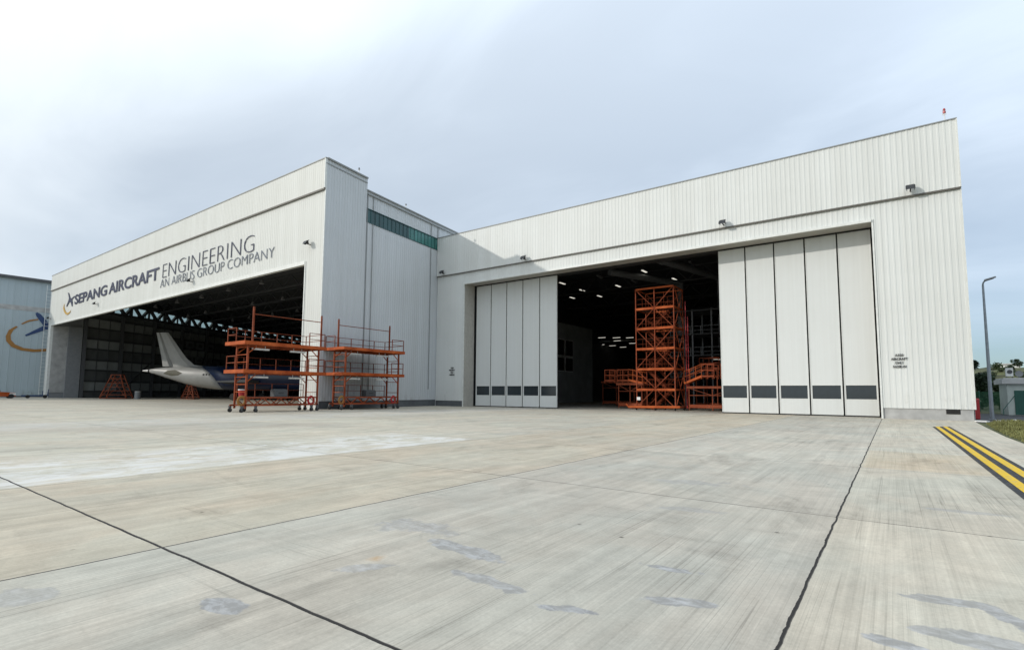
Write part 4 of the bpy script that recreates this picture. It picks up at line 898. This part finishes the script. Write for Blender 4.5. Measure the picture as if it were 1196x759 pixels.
for (tx_, ty_, lb) in ((-38.9, 22.4, 'dark grey steel toolbox on the lower deck of the near work stand'), (-39.0, 31.2, 'dark grey steel toolbox on the lower deck of the far work stand')):
    tbx = thing('toolbox', lb, 'toolbox', (tx_, ty_, 1.15)); c = (tx_, ty_, 1.15)
    mb = MB(); mb.box(tx_ - .3, tx_ + .3, ty_ - .55, ty_ + .55, 1.15, 1.62); mb.build('body', M['steel_dark'], tbx, offset=c)
    mb = MB(); mb.hexa([(tx_ - .31, ty_ - .56, 1.62), (tx_ + .31, ty_ - .56, 1.62), (tx_ + .31, ty_ + .56, 1.62), (tx_ - .31, ty_ + .56, 1.62), (tx_ - .2, ty_ - .5, 1.74), (tx_ + .2, ty_ - .5, 1.74), (tx_ + .2, ty_ + .5, 1.74), (tx_ - .2, ty_ + .5, 1.74)]); mb.build('lid', M['inside'], tbx, offset=c)
    mb = MB(); mb.bar((tx_ + .31, ty_ - .2, 1.45), (tx_ + .31, ty_ + .2, 1.45), .04); mb.build('handle', M['rubber'], tbx, offset=c)

# ================================================================== orange tower dock inside the right hangar
tx0, tx1, ty0, ty1, LV, lev = -20.0, -16.25, 48.0, 50.6, 1.95, 6
tw = thing('stair_tower', 'tall six-level orange stair tower in the open doorway', 'stair tower', (tx0, ty0, 0)); c = (tx0, ty0, 0)
def bt(mb, nm, m=None): return mb.build(nm, m or M['orange'], tw, offset=c)
tz = LV * lev; xm = (tx0 + tx1) / 2
for px, py in ((tx0, ty0), (tx1, ty0), (tx0, ty1), (tx1, ty1), (xm, ty0), (xm, ty1)):
    mb = MB(); mb.bar((px, py, .1), (px, py, tz), .085); bt(mb, 'post', M['orange_deep'])
for k in range(lev + 1):
    z = max(.28, k * LV); h_ = .16 if 0 < k < lev else .1
    mb = MB(); mb.bar((tx0, ty0 - .01, z), (tx1, ty0 - .01, z), .09, h_ + .06); mb.bar((tx0, ty1, z), (tx1, ty1, z), .09, h_); mb.bar((tx0, ty0, z), (tx0, ty1, z), .09, h_); mb.bar((tx1, ty0, z), (tx1, ty1, z), .09, h_); bt(mb, 'level_frame')
    if 0 < k < lev:
        mb = MB(); mb.box(tx0 + .1, tx0 + 1.1, ty0 + .1, ty1 - .1, z - .03, z + .02); bt(mb, 'landing', M['grating']); mb = MB(); mb.box(tx1 - 1.1, tx1 - .1, ty0 + .1, ty1 - .1, z - .03, z + .02); bt(mb, 'landing', M['grating'])
        for yy in (ty0 + .12, ty1 - .12):
            mb = MB()
            for hh in (.5, 1.0): mb.bar((tx0, yy, z + hh), (tx1, yy, z + hh), .035)
            for q_ in range(7): xx = tx0 + (tx1 - tx0) * q_ / 6; mb.bar((xx, yy, z), (xx, yy, z + 1.0), .03)
            bt(mb, 'guard_rail', M['rail_dark'])
    if k < lev - 1:
        mb = MB(); zz = k * LV; a_, b_ = (tx0 + .9, tx1 - .9) if k % 2 == 0 else (tx1 - .9, tx0 + .9)
        for yy in ((ty0 + .5, ty0 + 1.15) if k % 2 else (ty0 + 1.45, ty0 + 2.1)): mb.bar((a_, yy, zz + .05), (b_, yy, zz + LV), .05, .2); mb.bar((a_, yy, zz + 1.0), (b_, yy, zz + LV + .95), .04)
        y0_ = ty0 + .5 if k % 2 else ty0 + 1.45
        for q_ in range(9): t = (q_ + .5) / 9; xx = a_ + (b_ - a_) * t; mb.box(xx - .12, xx + .12, y0_, y0_ + .65, zz + LV * t - .02, zz + LV * t + .02)
        bt(mb, 'stair_flight', M['rail_dark'])
for k in range(0, lev, 2):
    z0, z1 = max(.28, k * LV), (k + 2) * LV
    for yy, nm in ((ty0 - .06, 'cross_brace'), (ty1 + .06, 'cross_brace')):
        mb = MB(); mb.bar((tx0, yy, z0), (tx1, yy, z1), .05); mb.bar((tx0, yy - .03, z1), (tx1, yy - .03, z0), .05); bt(mb, nm, M['orange_deep'])
    mb = MB(); mb.bar((tx1 + .06, ty0, z0), (tx1 + .06, ty1, z1), .055); mb.bar((tx1 + .09, ty0, z1), (tx1 + .09, ty1, z0), .055); bt(mb, 'side_brace', M['orange_deep'])
mb = MB(); mb.bar((tx0 - .7, ty0 - .45, .3), (tx1 + .5, ty0 - .25, .38), .16, .2); mb.bar((tx0 - .7, ty0 - .45, .3), (tx0 - .9, ty0 - .5, .6), .12); mb.bar((tx0 - .6, ty1 + .2, .3), (tx1 + .5, ty1 + .2, .3), .16); bt(mb, 'base_beam')
for px in (tx0, xm, tx1):
    for py in (ty0, ty1):
        mb = MB(); wheel(mb, (px, py - .12, .16), .16, .1, (1, 0, 0)); bt(mb, 'caster_wheel', M['rubber'])
mb = MB(); mb.box(tx0 + .05, tx0 + .4, ty0 - .14, ty0 - .11, .95, 1.25); bt(mb, 'notice_plate', M['white'])
# hanging hose / harness
mb = MB(); mb.bar((tx1 + .35, ty1 - .3, .2), (tx1 + .35, ty1 - .3, 10.5), .06); mb.bar((tx1 + .55, ty1 - .3, .2), (tx1 + .55, ty1 - .3, 9), .06); bt(mb, 'cable_guide', M['red'])

# low docks left and right of the tower
def low_dock(label, x0, x1, y, yd, zd, cages, ramp=None):
    o = thing('access_platform', label, 'access platform', (x0, y, 0), 'orange access platforms inside the right hangar'); c = (x0, y, 0)
    def bl(mb, nm, m=None): return mb.build(nm, m or M['orange_worn'], o, offset=c)
    n = max(2, int((x1 - x0) / 1.8))
    for k in range(n + 1):
        xx = x0 + (x1 - x0) * k / n
        for yy in (y, y + yd): mb = MB(); mb.bar((xx, yy, .1), (xx, yy, zd), .09); bl(mb, 'post')
    mb = MB(); mb.bar((x0, y - .02, .45), (x1, y - .02, .45), .14, .3); mb.bar((x0, y + yd, .45), (x1, y + yd, .45), .14, .2); mb.bar((x0, y, .45), (x0, y + yd, .45), .12); mb.bar((x1, y, .45), (x1, y + yd, .45), .12); bl(mb, 'base_beam', M['orange_deep'])
    mb = MB(); mb.box(x0 - .2, x1 + .2, y - .1, y + yd + .1, zd, zd + .06); bl(mb, 'deck', M['grating'])
    mb = MB(); mb.bar((x0 - .2, y - .12, zd - .02), (x1 + .2, y - .12, zd - .02), .08, .2); mb.bar((x0, y - .05, zd - .75), (x1, y - .05, zd - .75), .06)
    for k in range(n): a_ = x0 + (x1 - x0) * k / n; b_ = x0 + (x1 - x0) * (k + 1) / n; mb.bar((a_, y - .06, zd - .75 if k % 2 else zd - .1), (b_, y - .06, zd - .1 if k % 2 else zd - .75), .05)
    bl(mb, 'deck_truss')
    for (ca, cb, cz) in cages:
        mb = MB()
        for yy in (y - .1, y + 1.4):
            for hh in (0, .55, 1.1): mb.bar((ca, yy, cz + hh), (cb, yy, cz + hh), .075 if hh else .14)
            for xx in (ca, (ca + cb) / 2, cb): mb.bar((xx, yy, cz - .25), (xx, yy, cz + 1.1), .06)
        for xx in (ca, cb):
            for hh in (0, .55, 1.1): mb.bar((xx, y - .1, cz + hh), (xx, y + 1.4, cz + hh), .05)
        bl(mb, 'rail_cage', M['orange_deep'])
    if ramp:
        (ra, za, rb, zb) = ramp; mb = MB()
        for yy in (y - .1, y + .9): mb.bar((ra, yy, za), (rb, yy, zb), .07, .2); mb.bar((ra, yy, za + .6), (rb, yy, zb + .6), .045); mb.bar((ra, yy, za + 1.1), (rb, yy, zb + 1.1), .045)
        for k in range(4):
            t = k / 3; xx = ra + (rb - ra) * t; mb.bar((xx, y - .1, za + (zb - za) * t), (xx, y - .1, za + (zb - za) * t + 1.1), .045)
        mb.hexa([(ra, y - .12, za - .02), (rb, y - .12, zb - .02), (rb, y + .92, zb - .02), (ra, y + .92, za - .02), (ra, y - .12, za + .02), (rb, y - .12, zb + .02), (rb, y + .92, zb + .02), (ra, y + .92, za + .02)])
        bl(mb, 'gangway', M['orange'])
low_dock('orange access platform with sloping gangway right of the stair tower', -15.3, -9.0, 49.0, 5.0, 2.2, ((-14.1, -13.0, 3.2), (-12.4, -11.3, 3.2)), (-15.7, 2.55, -14.1, 3.2))
low_dock('orange access platform with rail cage left of the stair tower', -22.8, -20.3, 50.0, 4.0, 2.55, ((-24.3, -23.2, 2.9), (-22.9, -21.7, 2.9)), (-21.7, 2.95, -20.2, 2.6))
low_dock('dim orange access platform deeper in, behind the left rail cage', -29.5, -24.0, 60.0, 4.0, 3.0, ((-29.0, -27.2, 3.1), (-26.5, -24.6, 3.1)))
low_dock('dim orange access platform deeper in, behind the sloping gangway', -17.0, -10.5, 57.0, 4.0, 4.2, ((-16.6, -14.6, 4.3), (-13.6, -11.4, 4.3)))
fr = thing('dock_frame', 'grey aircraft docking frame standing behind the stair tower', 'docking frame', (-19, 62, 0)); c = (-19, 62, 0)
mb = MB()
for k in range(5):
    for yy in (62, 66): mb.bar((-21 + k * 2.2, yy, 0), (-21 + k * 2.2, yy, 11.5), .16)
mb.build('upright', M['steel_grey'], fr, offset=c)
mb = MB()
for z in (3.5, 6, 8.5, 11.3): mb.box(-21.4, -11.8, 61.8, 66.2, z, z + .12)
mb.build('platform', M['steel_dark'], fr, offset=c)
mb = MB()
for z in (4.5, 7, 9.5):
    for k in range(9): mb.bar((-21.4 + k * 1.2, 61.8, z - 1), (-21.4 + k * 1.2, 61.8, z), .06)
    mb.bar((-21.4, 61.8, z), (-11.8, 61.8, z), .06); mb.bar((-21.4, 61.8, z - .5), (-11.8, 61.8, z - .5), .05)
mb.build('guard_rail', M['steel_grey'], fr, offset=c)

# overhead crane bridge deep inside with three lamps hanging from it
cr_ = thing('crane_bridge', 'pale overhead crane beam deep inside the right hangar', 'crane', (-55, 100, 12.4)); c = (-55, 100, 12.4)
mb = MB(); mb.box(-50, -30, 99.8, 100.2, 12.25, 12.6); mb.build('beam', M['lamp_dim'] if False else M['white'], cr_, offset=c)
mb = MB(); mb.box(-49.5, -48.5, 99.6, 100.4, 12.6, 13.2); mb.box(-31.5, -30.5, 99.6, 100.4, 12.6, 13.2); mb.build('end_carriage', M['steel_grey'], cr_, offset=c)

# strip lamps under the right hangar roof
def ceiling_light(x, y, z, lit, label, ang=0.0, ln=1.5):
    o = thing('ceiling_light', label, 'ceiling light', (x, y, z), ('lit' if lit else 'unlit') + ' strip lamps under the right hangar roof'); o.rotation_euler = (0, 0, ang)
    mb = MB(); mb.hexa([(-ln / 2, -.16, .02), (ln / 2, -.16, .02), (ln / 2, .16, .02), (-ln / 2, .16, .02), (-ln / 2, -.1, .2), (ln / 2, -.1, .2), (ln / 2, .1, .2), (-ln / 2, .1, .2)]); mb.build('housing', M['lamp_off'], o)
    mb = MB(); mb.box(-ln / 2 + .03, ln / 2 - .03, -.13, .13, -.03, .018); mb.build('diffuser', M['lamp_on'] if lit else M['lamp_off'], o)
    mb = MB(); mb.bar((-ln * .35, 0, .2), (-ln * .35, 0, 1.3), .03); mb.bar((ln * .35, 0, .2), (ln * .35, 0, 1.3), .03); mb.build('hanger', M['steel_dark'], o)
    return o
lit0 = unlit0 = None
LIT = 'small lit strip lamp glowing under the dark right hangar roof'; UNL = 'unlit grey strip lamp under the dark right hangar roof'
def put_light(x, y, z, lit, ang=R(90)):
    global lit0, unlit0
    if lit:
        if lit0 is None: lit0 = ceiling_light(x, y, z, True, LIT, ang)
        else: k = copy_tree(lit0); k.location = (x, y, z); k.rotation_euler = (0, 0, ang)
    else:
        if unlit0 is None: unlit0 = ceiling_light(x, y, z, False, UNL, ang)
        else: k = copy_tree(unlit0); k.location = (x, y, z); k.rotation_euler = (0, 0, ang)
for (x, y) in ((-37.1, 62.9), (-37.2, 68.9), (-41.5, 73.5), (-37.2, 74.7), (-31.4, 69.0), (-24.8, 62.4), (-18.9, 68.8), (-23.2, 69.0)): put_light(x, y, 17, True)
for (x, y) in ((-31, 62.4), (-28.1, 61.3), (-26.6, 64.8), (-28.3, 67.5), (-21.7, 59.7), (-18.7, 61.8), (-14, 60)): put_light(x, y, 17, False)
for (x, y) in ((-43.9, 89), (-41.6, 90.5), (-39.5, 91.8), (-51, 95.5), (-50.5, 102), (-49.5, 105.5), (-44, 96), (-49, 110), (-43.5, 102.5)): put_light(x, y, 12.0, True, R(0))
for (x, y, z) in ((-21.5, 95, 8.0), (-24, 101, 9.5), (-20, 98, 10), (-27, 104, 8.2), (-19.3, 90, 9.0), (-23, 92, 7.4)): put_light(x, y, z, True, R(0))

# ================================================================== right side: lamp post, hut, fence, plants
lp = thing('street_lamp', 'tall grey galvanised lamp post beside the hangar corner', 'lamp post', (5.33, 47.5, 0)); c = (5.33, 47.5, 0)
mb = MB(); mb.tube((5.33, 47.5, 0), (5.33, 47.5, 3), .115, .10, n=12); mb.tube((5.33, 47.5, 3), (5.33, 47.5, 9.15), .10, .06, n=12); mb.build('pole', M['galv'], lp, offset=c)
mb = MB(); pr = None
for k in range(6):
    t = k / 5; p = (5.33 + .22 * t * t, 47.5, 9.15 + .33 * math.sin(t * 1.4)); 
    if pr: mb.tube(pr, p, .05, n=8)
    pr = p
mb.build('arm', M['galv'], lp, offset=c)
mb = MB(); mb.hexa([(5.40, 47.38, 9.42), (6.02, 47.36, 9.60), (6.02, 47.64, 9.60), (5.40, 47.62, 9.42), (5.42, 47.42, 9.53), (5.98, 47.40, 9.68), (5.98, 47.60, 9.68), (5.42, 47.58, 9.53)]); mb.build('lamp_head', M['steel_grey'], lp, offset=c)
mb = MB(); mb.box(5.15, 5.51, 47.32, 47.68, 0, .05); mb.build('base_plate', M['galv'], lp, offset=c)
mb = MB(); mb.hexa([(5.5, 47.42, 9.41), (5.9, 47.41, 9.53), (5.9, 47.59, 9.53), (5.5, 47.58, 9.41), (5.5, 47.42, 9.45), (5.9, 47.41, 9.57), (5.9, 47.59, 9.57), (5.5, 47.58, 9.45)]); mb.build('diffuser', M['lamp_glass'], lp, offset=c)

rc = thing('hose_cabinet', 'narrow red hose cabinet behind the hangar corner', 'cabinet', (4.42, 46, 0)); c = (4.42, 46, 0)
mb = MB(); mb.box(4.27, 4.57, 45.8, 46.2, .08, 1.32); mb.build('cabinet', M['red'], rc, offset=c)
mb = MB(); mb.hexa([(4.24, 45.77, 1.32), (4.6, 45.77, 1.32), (4.6, 46.23, 1.32), (4.24, 46.23, 1.32), (4.3, 45.85, 1.42), (4.54, 45.85, 1.42), (4.54, 46.15, 1.42), (4.3, 46.15, 1.42)]); mb.build('cap', M['red'], rc, offset=c)
mb = MB(); mb.box(4.3, 4.54, 45.85, 46.15, 0, .08); mb.build('foot', M['steel_dark'], rc, offset=c)

hx, hy = 7.78, 60.0
hu = thing('hut', 'pale green flat-roofed hut at the right edge of the road', 'hut', (hx, hy, 0)); c = (hx, hy, 0)
mb = MB(); mb.box(hx, hx + 4, hy, hy + 4, 0, 2.6); mb.build('wall', M['hut_wall'], hu, offset=c)
mb = MB(); mb.box(hx - .3, hx + 4.3, hy - .3, hy + 4.3, 2.6, 3.0); mb.box(hx - .2, hx + 4.2, hy - .2, hy + 4.2, 3.0, 3.1); mb.build('roof', M['hut_roof'], hu, offset=c)
for k in range(3):
    mb = MB(); mb.box(hx + .42 + k * .75, hx + 1.12 + k * .75, hy - .06, hy - .01, .05, 2.05)
    for q_ in range(4): mb.box(hx + .5 + k * .75 + q_ * .16, hx + .53 + k * .75 + q_ * .16, hy - .085, hy - .06, .1, 2.0)
    mb.build('door', M['green_paint'], hu, offset=c)
mb = MB(); mb.bar((hx - .35, hy - .3, .45), (hx + .45, hy - .35, 1.7), .05); mb.bar((hx - .35, hy - .3, .0), (hx - .35, hy - .3, .5), .05); mb.build('handrail', M['green_paint'], hu, offset=c)
an = thing('rooftop_unit', 'white equipment box and dish on the hut roof', 'equipment', (hx + .25, hy + .5, 3.1)); c = (hx + .25, hy + .5, 3.1)
mb = MB(); mb.box(hx + .05, hx + .5, hy + .3, hy + .7, 3.25, 3.95); mb.build('box', M['white'], an, offset=c)
mb = MB(); mb.bar((hx + .1, hy + .5, 3.1), (hx + .1, hy + .5, 3.25), .06); mb.bar((hx + .45, hy + .5, 3.1), (hx + .45, hy + .5, 3.25), .06); mb.build('stand', M['steel_dark'], an, offset=c)
mb = MB(); mb.tube((hx + .85, hy + .4, 3.45), (hx + .85, hy + .3, 3.45), .1, .26, n=14); mb.bar((hx + .85, hy + .4, 3.1), (hx + .85, hy + .4, 3.4), .05); mb.build('dish', M['steel_grey'], an, offset=c)
mb = MB(); mb.tube((hx + .28, hy + .29, 3.62), (hx + .28, hy + .27, 3.62), .17, n=14); mb.build('fan_grille', M['steel_dark'], an, offset=c)

fc = thing('fence', 'green mesh fence at the foot of the grassy hill', 'fence', (5, 70, 0)); c = (5, 70, 0)
mb = MB()
for k in range(14): mb.bar((4.5 + k * 2.5, 70, -.03), (4.5 + k * 2.5, 70, 2.1), .07)
mb.build('post', M['green_paint'], fc, offset=c)
mb = MB(); z = .1
while z < 2.0: mb.bar((4.5, 70, z), (37, 70, z), .022); z += .11
x = 4.5
while x < 37: mb.bar((x, 69.97, .08), (x, 69.97, 2.0), .022); x += .085
mb.build('mesh_panel', M['fence_green'], fc, offset=c)

# hill
mb = MB(); nx, ny = 60, 34
def hz(x, y):
    e = max(0, min(1, (y - 95) / 120)); e = e * e * (3 - 2 * e); g = max(0.0, min(1.0, (x + 45) / 150))
    return e * (5.3 + 9.0 * g + 0.9 * math.sin(x * .11 + 1) * math.cos(y * .05) + .8 * math.sin(x * .31 + y * .07)) - 0.05
for j in range(ny + 1):
    for i in range(nx + 1): x = -90 + 420 * i / nx; y = 90 + 330 * j / ny; mb.v.append((x, y, hz(x, y)))
for j in range(ny):
    for i in range(nx): a = j * (nx + 1) + i; mb.f.append((a, a + 1, a + nx + 2, a + nx + 1)); mb.m.append(0)
tag(mb.build('hill', M['hill'], smooth=True), 'scrubby green hill rising behind the fence', 'hill', kind='structure')

def leaf_cloud(mb, blobs, n, size):
    tot = sum(b[3] ** 2 for b in blobs)
    for (bx_, by_, bz_, r, sq) in blobs:
        for _ in range(int(n * r * r / tot)):
            d = Vector((random.gauss(0, 1), random.gauss(0, 1), random.gauss(0, 1))).normalized() * r * random.uniform(.55, 1.05)
            p = Vector((bx_ + d.x, by_ + d.y, bz_ + d.z * sq)); a = Vector((random.gauss(0, 1), random.gauss(0, 1), random.gauss(0, .6))).normalized(); b = a.cross(Vector((random.gauss(0, 1), random.gauss(0, 1), random.gauss(0, 1)))).normalized()
            s = size * random.uniform(.6, 1.4); mb.face([p - a * s, p + b * s * .5, p + a * s, p - b * s * .5])
def tree(x, y, hgt, r, label, mat, n=1400, size=.16, group=None, bush=False, name='tree'):
    o = thing(name, label, 'tree' if not bush else 'bush', (x, y, 0), group); z0 = max(0, hz(x, y)) if y > 92 else 0; o.location = (x, y, z0); c = (x, y, 0)
    mb = MB(); mb.tube((x, y, -.1), (x + .05, y, hgt * .45), .05 * hgt ** .5 + .03, .04, n=8)
    for k in range(5): a = random.uniform(0, 6.28); q_ = random.uniform(.2, .45) * hgt; mb.tube((x, y, q_), (x + math.cos(a) * r * .6, y + math.sin(a) * r * .6, q_ + hgt * random.uniform(.2, .35)), .045, .015, n=6)
    mb.build('trunk', M['bark'], o, offset=c)
    mb = MB(); bl = []
    for k in range(11):
        a = random.uniform(0, 6.28); zz = random.uniform(.18 if bush else .32, .9); rr = r * math.sqrt(random.random()) * (1.05 - abs(zz - .5)) ; bl.append((x + math.cos(a) * rr * .75, y + math.sin(a) * rr * .75, zz * hgt, r * random.uniform(.28, .5), random.uniform(.7, 1.1)))
    leaf_cloud(mb, bl, n, size); mb.build('crown', mat, o, offset=c)
tree(7.1, 75, 7.1, 1.25, 'tall dark tree rising just behind the hangar corner', M['leaf_dark'], 2600, .15)
gp = 'bushes below the hill behind the fence'
tree(8.6, 84, 3.9, 1.4, 'rounded dark bush nearest the tall dark tree', M['leaf_dark'], 2000, .16, gp, True, 'bush')
tree(10.4, 86, 3.6, 1.5, 'second bush from the tall dark tree, fuller crown', M['leaf'], 2000, .17, gp, True, 'bush')
tree(12.6, 90, 2.7, 1.5, 'low bush left of the lamp post foot of the hill', M['leaf'], 1600, .17, gp, True, 'bush')
tree(15.0, 96, 2.6, 1.7, 'low bush between the lamp post and the hut', M['leaf_dark'], 1600, .17, gp, True, 'bush')
tree(18.5, 98, 2.5, 1.8, 'spreading low bush above the hut roof line', M['leaf'], 1600, .18, gp, True, 'bush')
for k, (x, y) in enumerate(((22, 178), (27, 190), (31, 185), (37, 195), (19, 170), (43, 200), (14, 150), (17, 140), (21, 150), (24, 160), (20, 128), (26, 140), (16, 125), (23, 170), (29, 165), (33, 170), (18, 160), (27, 150), (31, 155))):
    tree(x, y, random.uniform(1.3, 2.4), random.uniform(1.2, 2.0), 'small scrub bush on the slope of the green hill', M['leaf_dark'] if k % 3 else M['leaf'], 380, .26, 'scrub bushes on the hill', True, 'bush')
kb = thing('building', 'low cream building on the crest of the hill', 'building', (27, 205, hz(27, 205))); c = (27, 205, hz(27, 205))
mb = MB(); mb.box(25, 29.5, 203, 208, c[2] - 1, c[2] + 1.2); mb.build('wall', M['white'], kb, offset=c)
mb = MB(); mb.box(24.7, 29.8, 202.7, 208.3, c[2] + 1.2, c[2] + 1.5); mb.build('roof', M['hut_roof'], kb, offset=c)

# grass verge beside the yellow lines
mb = MB(); mb.face([(3.52, -6, 0.015), (14, -6, 0.015), (12, 41.0, 0.015), (4.75, 41.2, 0.015), (3.85, 34, 0.015)])
mb.build('verge_soil', M['grass_ground']); D.objects['verge_soil']['kind'] = 'structure'; tag(D.objects['verge_soil'], 'earth verge at the right edge of the apron', 'verge')
mb = MB()
for _ in range(30000):
    y = 41.0 - 46 * random.random() ** 1.6; t = max(0.0, (y - 23.5) / 17.5)
    xl = 3.58 + .75 * t * t; x = xl + abs(random.gauss(0, 1)) * 2.2
    if x > 10: continue
    edge = min(1, (x - xl) / .5 + .25) * (1.0 + .5 * math.sin(x * 2.1 + y * 1.3))
    hgt = random.uniform(.08, .22) * max(.35, edge); a = random.uniform(0, 6.28); lean = random.uniform(.05, .8) * hgt; wv = Vector((math.cos(a + 1.57), math.sin(a + 1.57), 0)) * .014
    p = Vector((x, y, .01)); t1 = p + Vector((math.cos(a) * lean * .4, math.sin(a) * lean * .4, hgt * .6)); t2 = p + Vector((math.cos(a) * lean, math.sin(a) * lean, hgt))
    mb.face([p - wv, p + wv, t1 + wv * .7, t1 - wv * .7]); mb.face([t1 - wv * .7, t1 + wv * .7, t2])
tag(mb.build('grass', M['blade']), 'dry yellowish grass on the verge at the right edge', 'grass', kind='stuff')
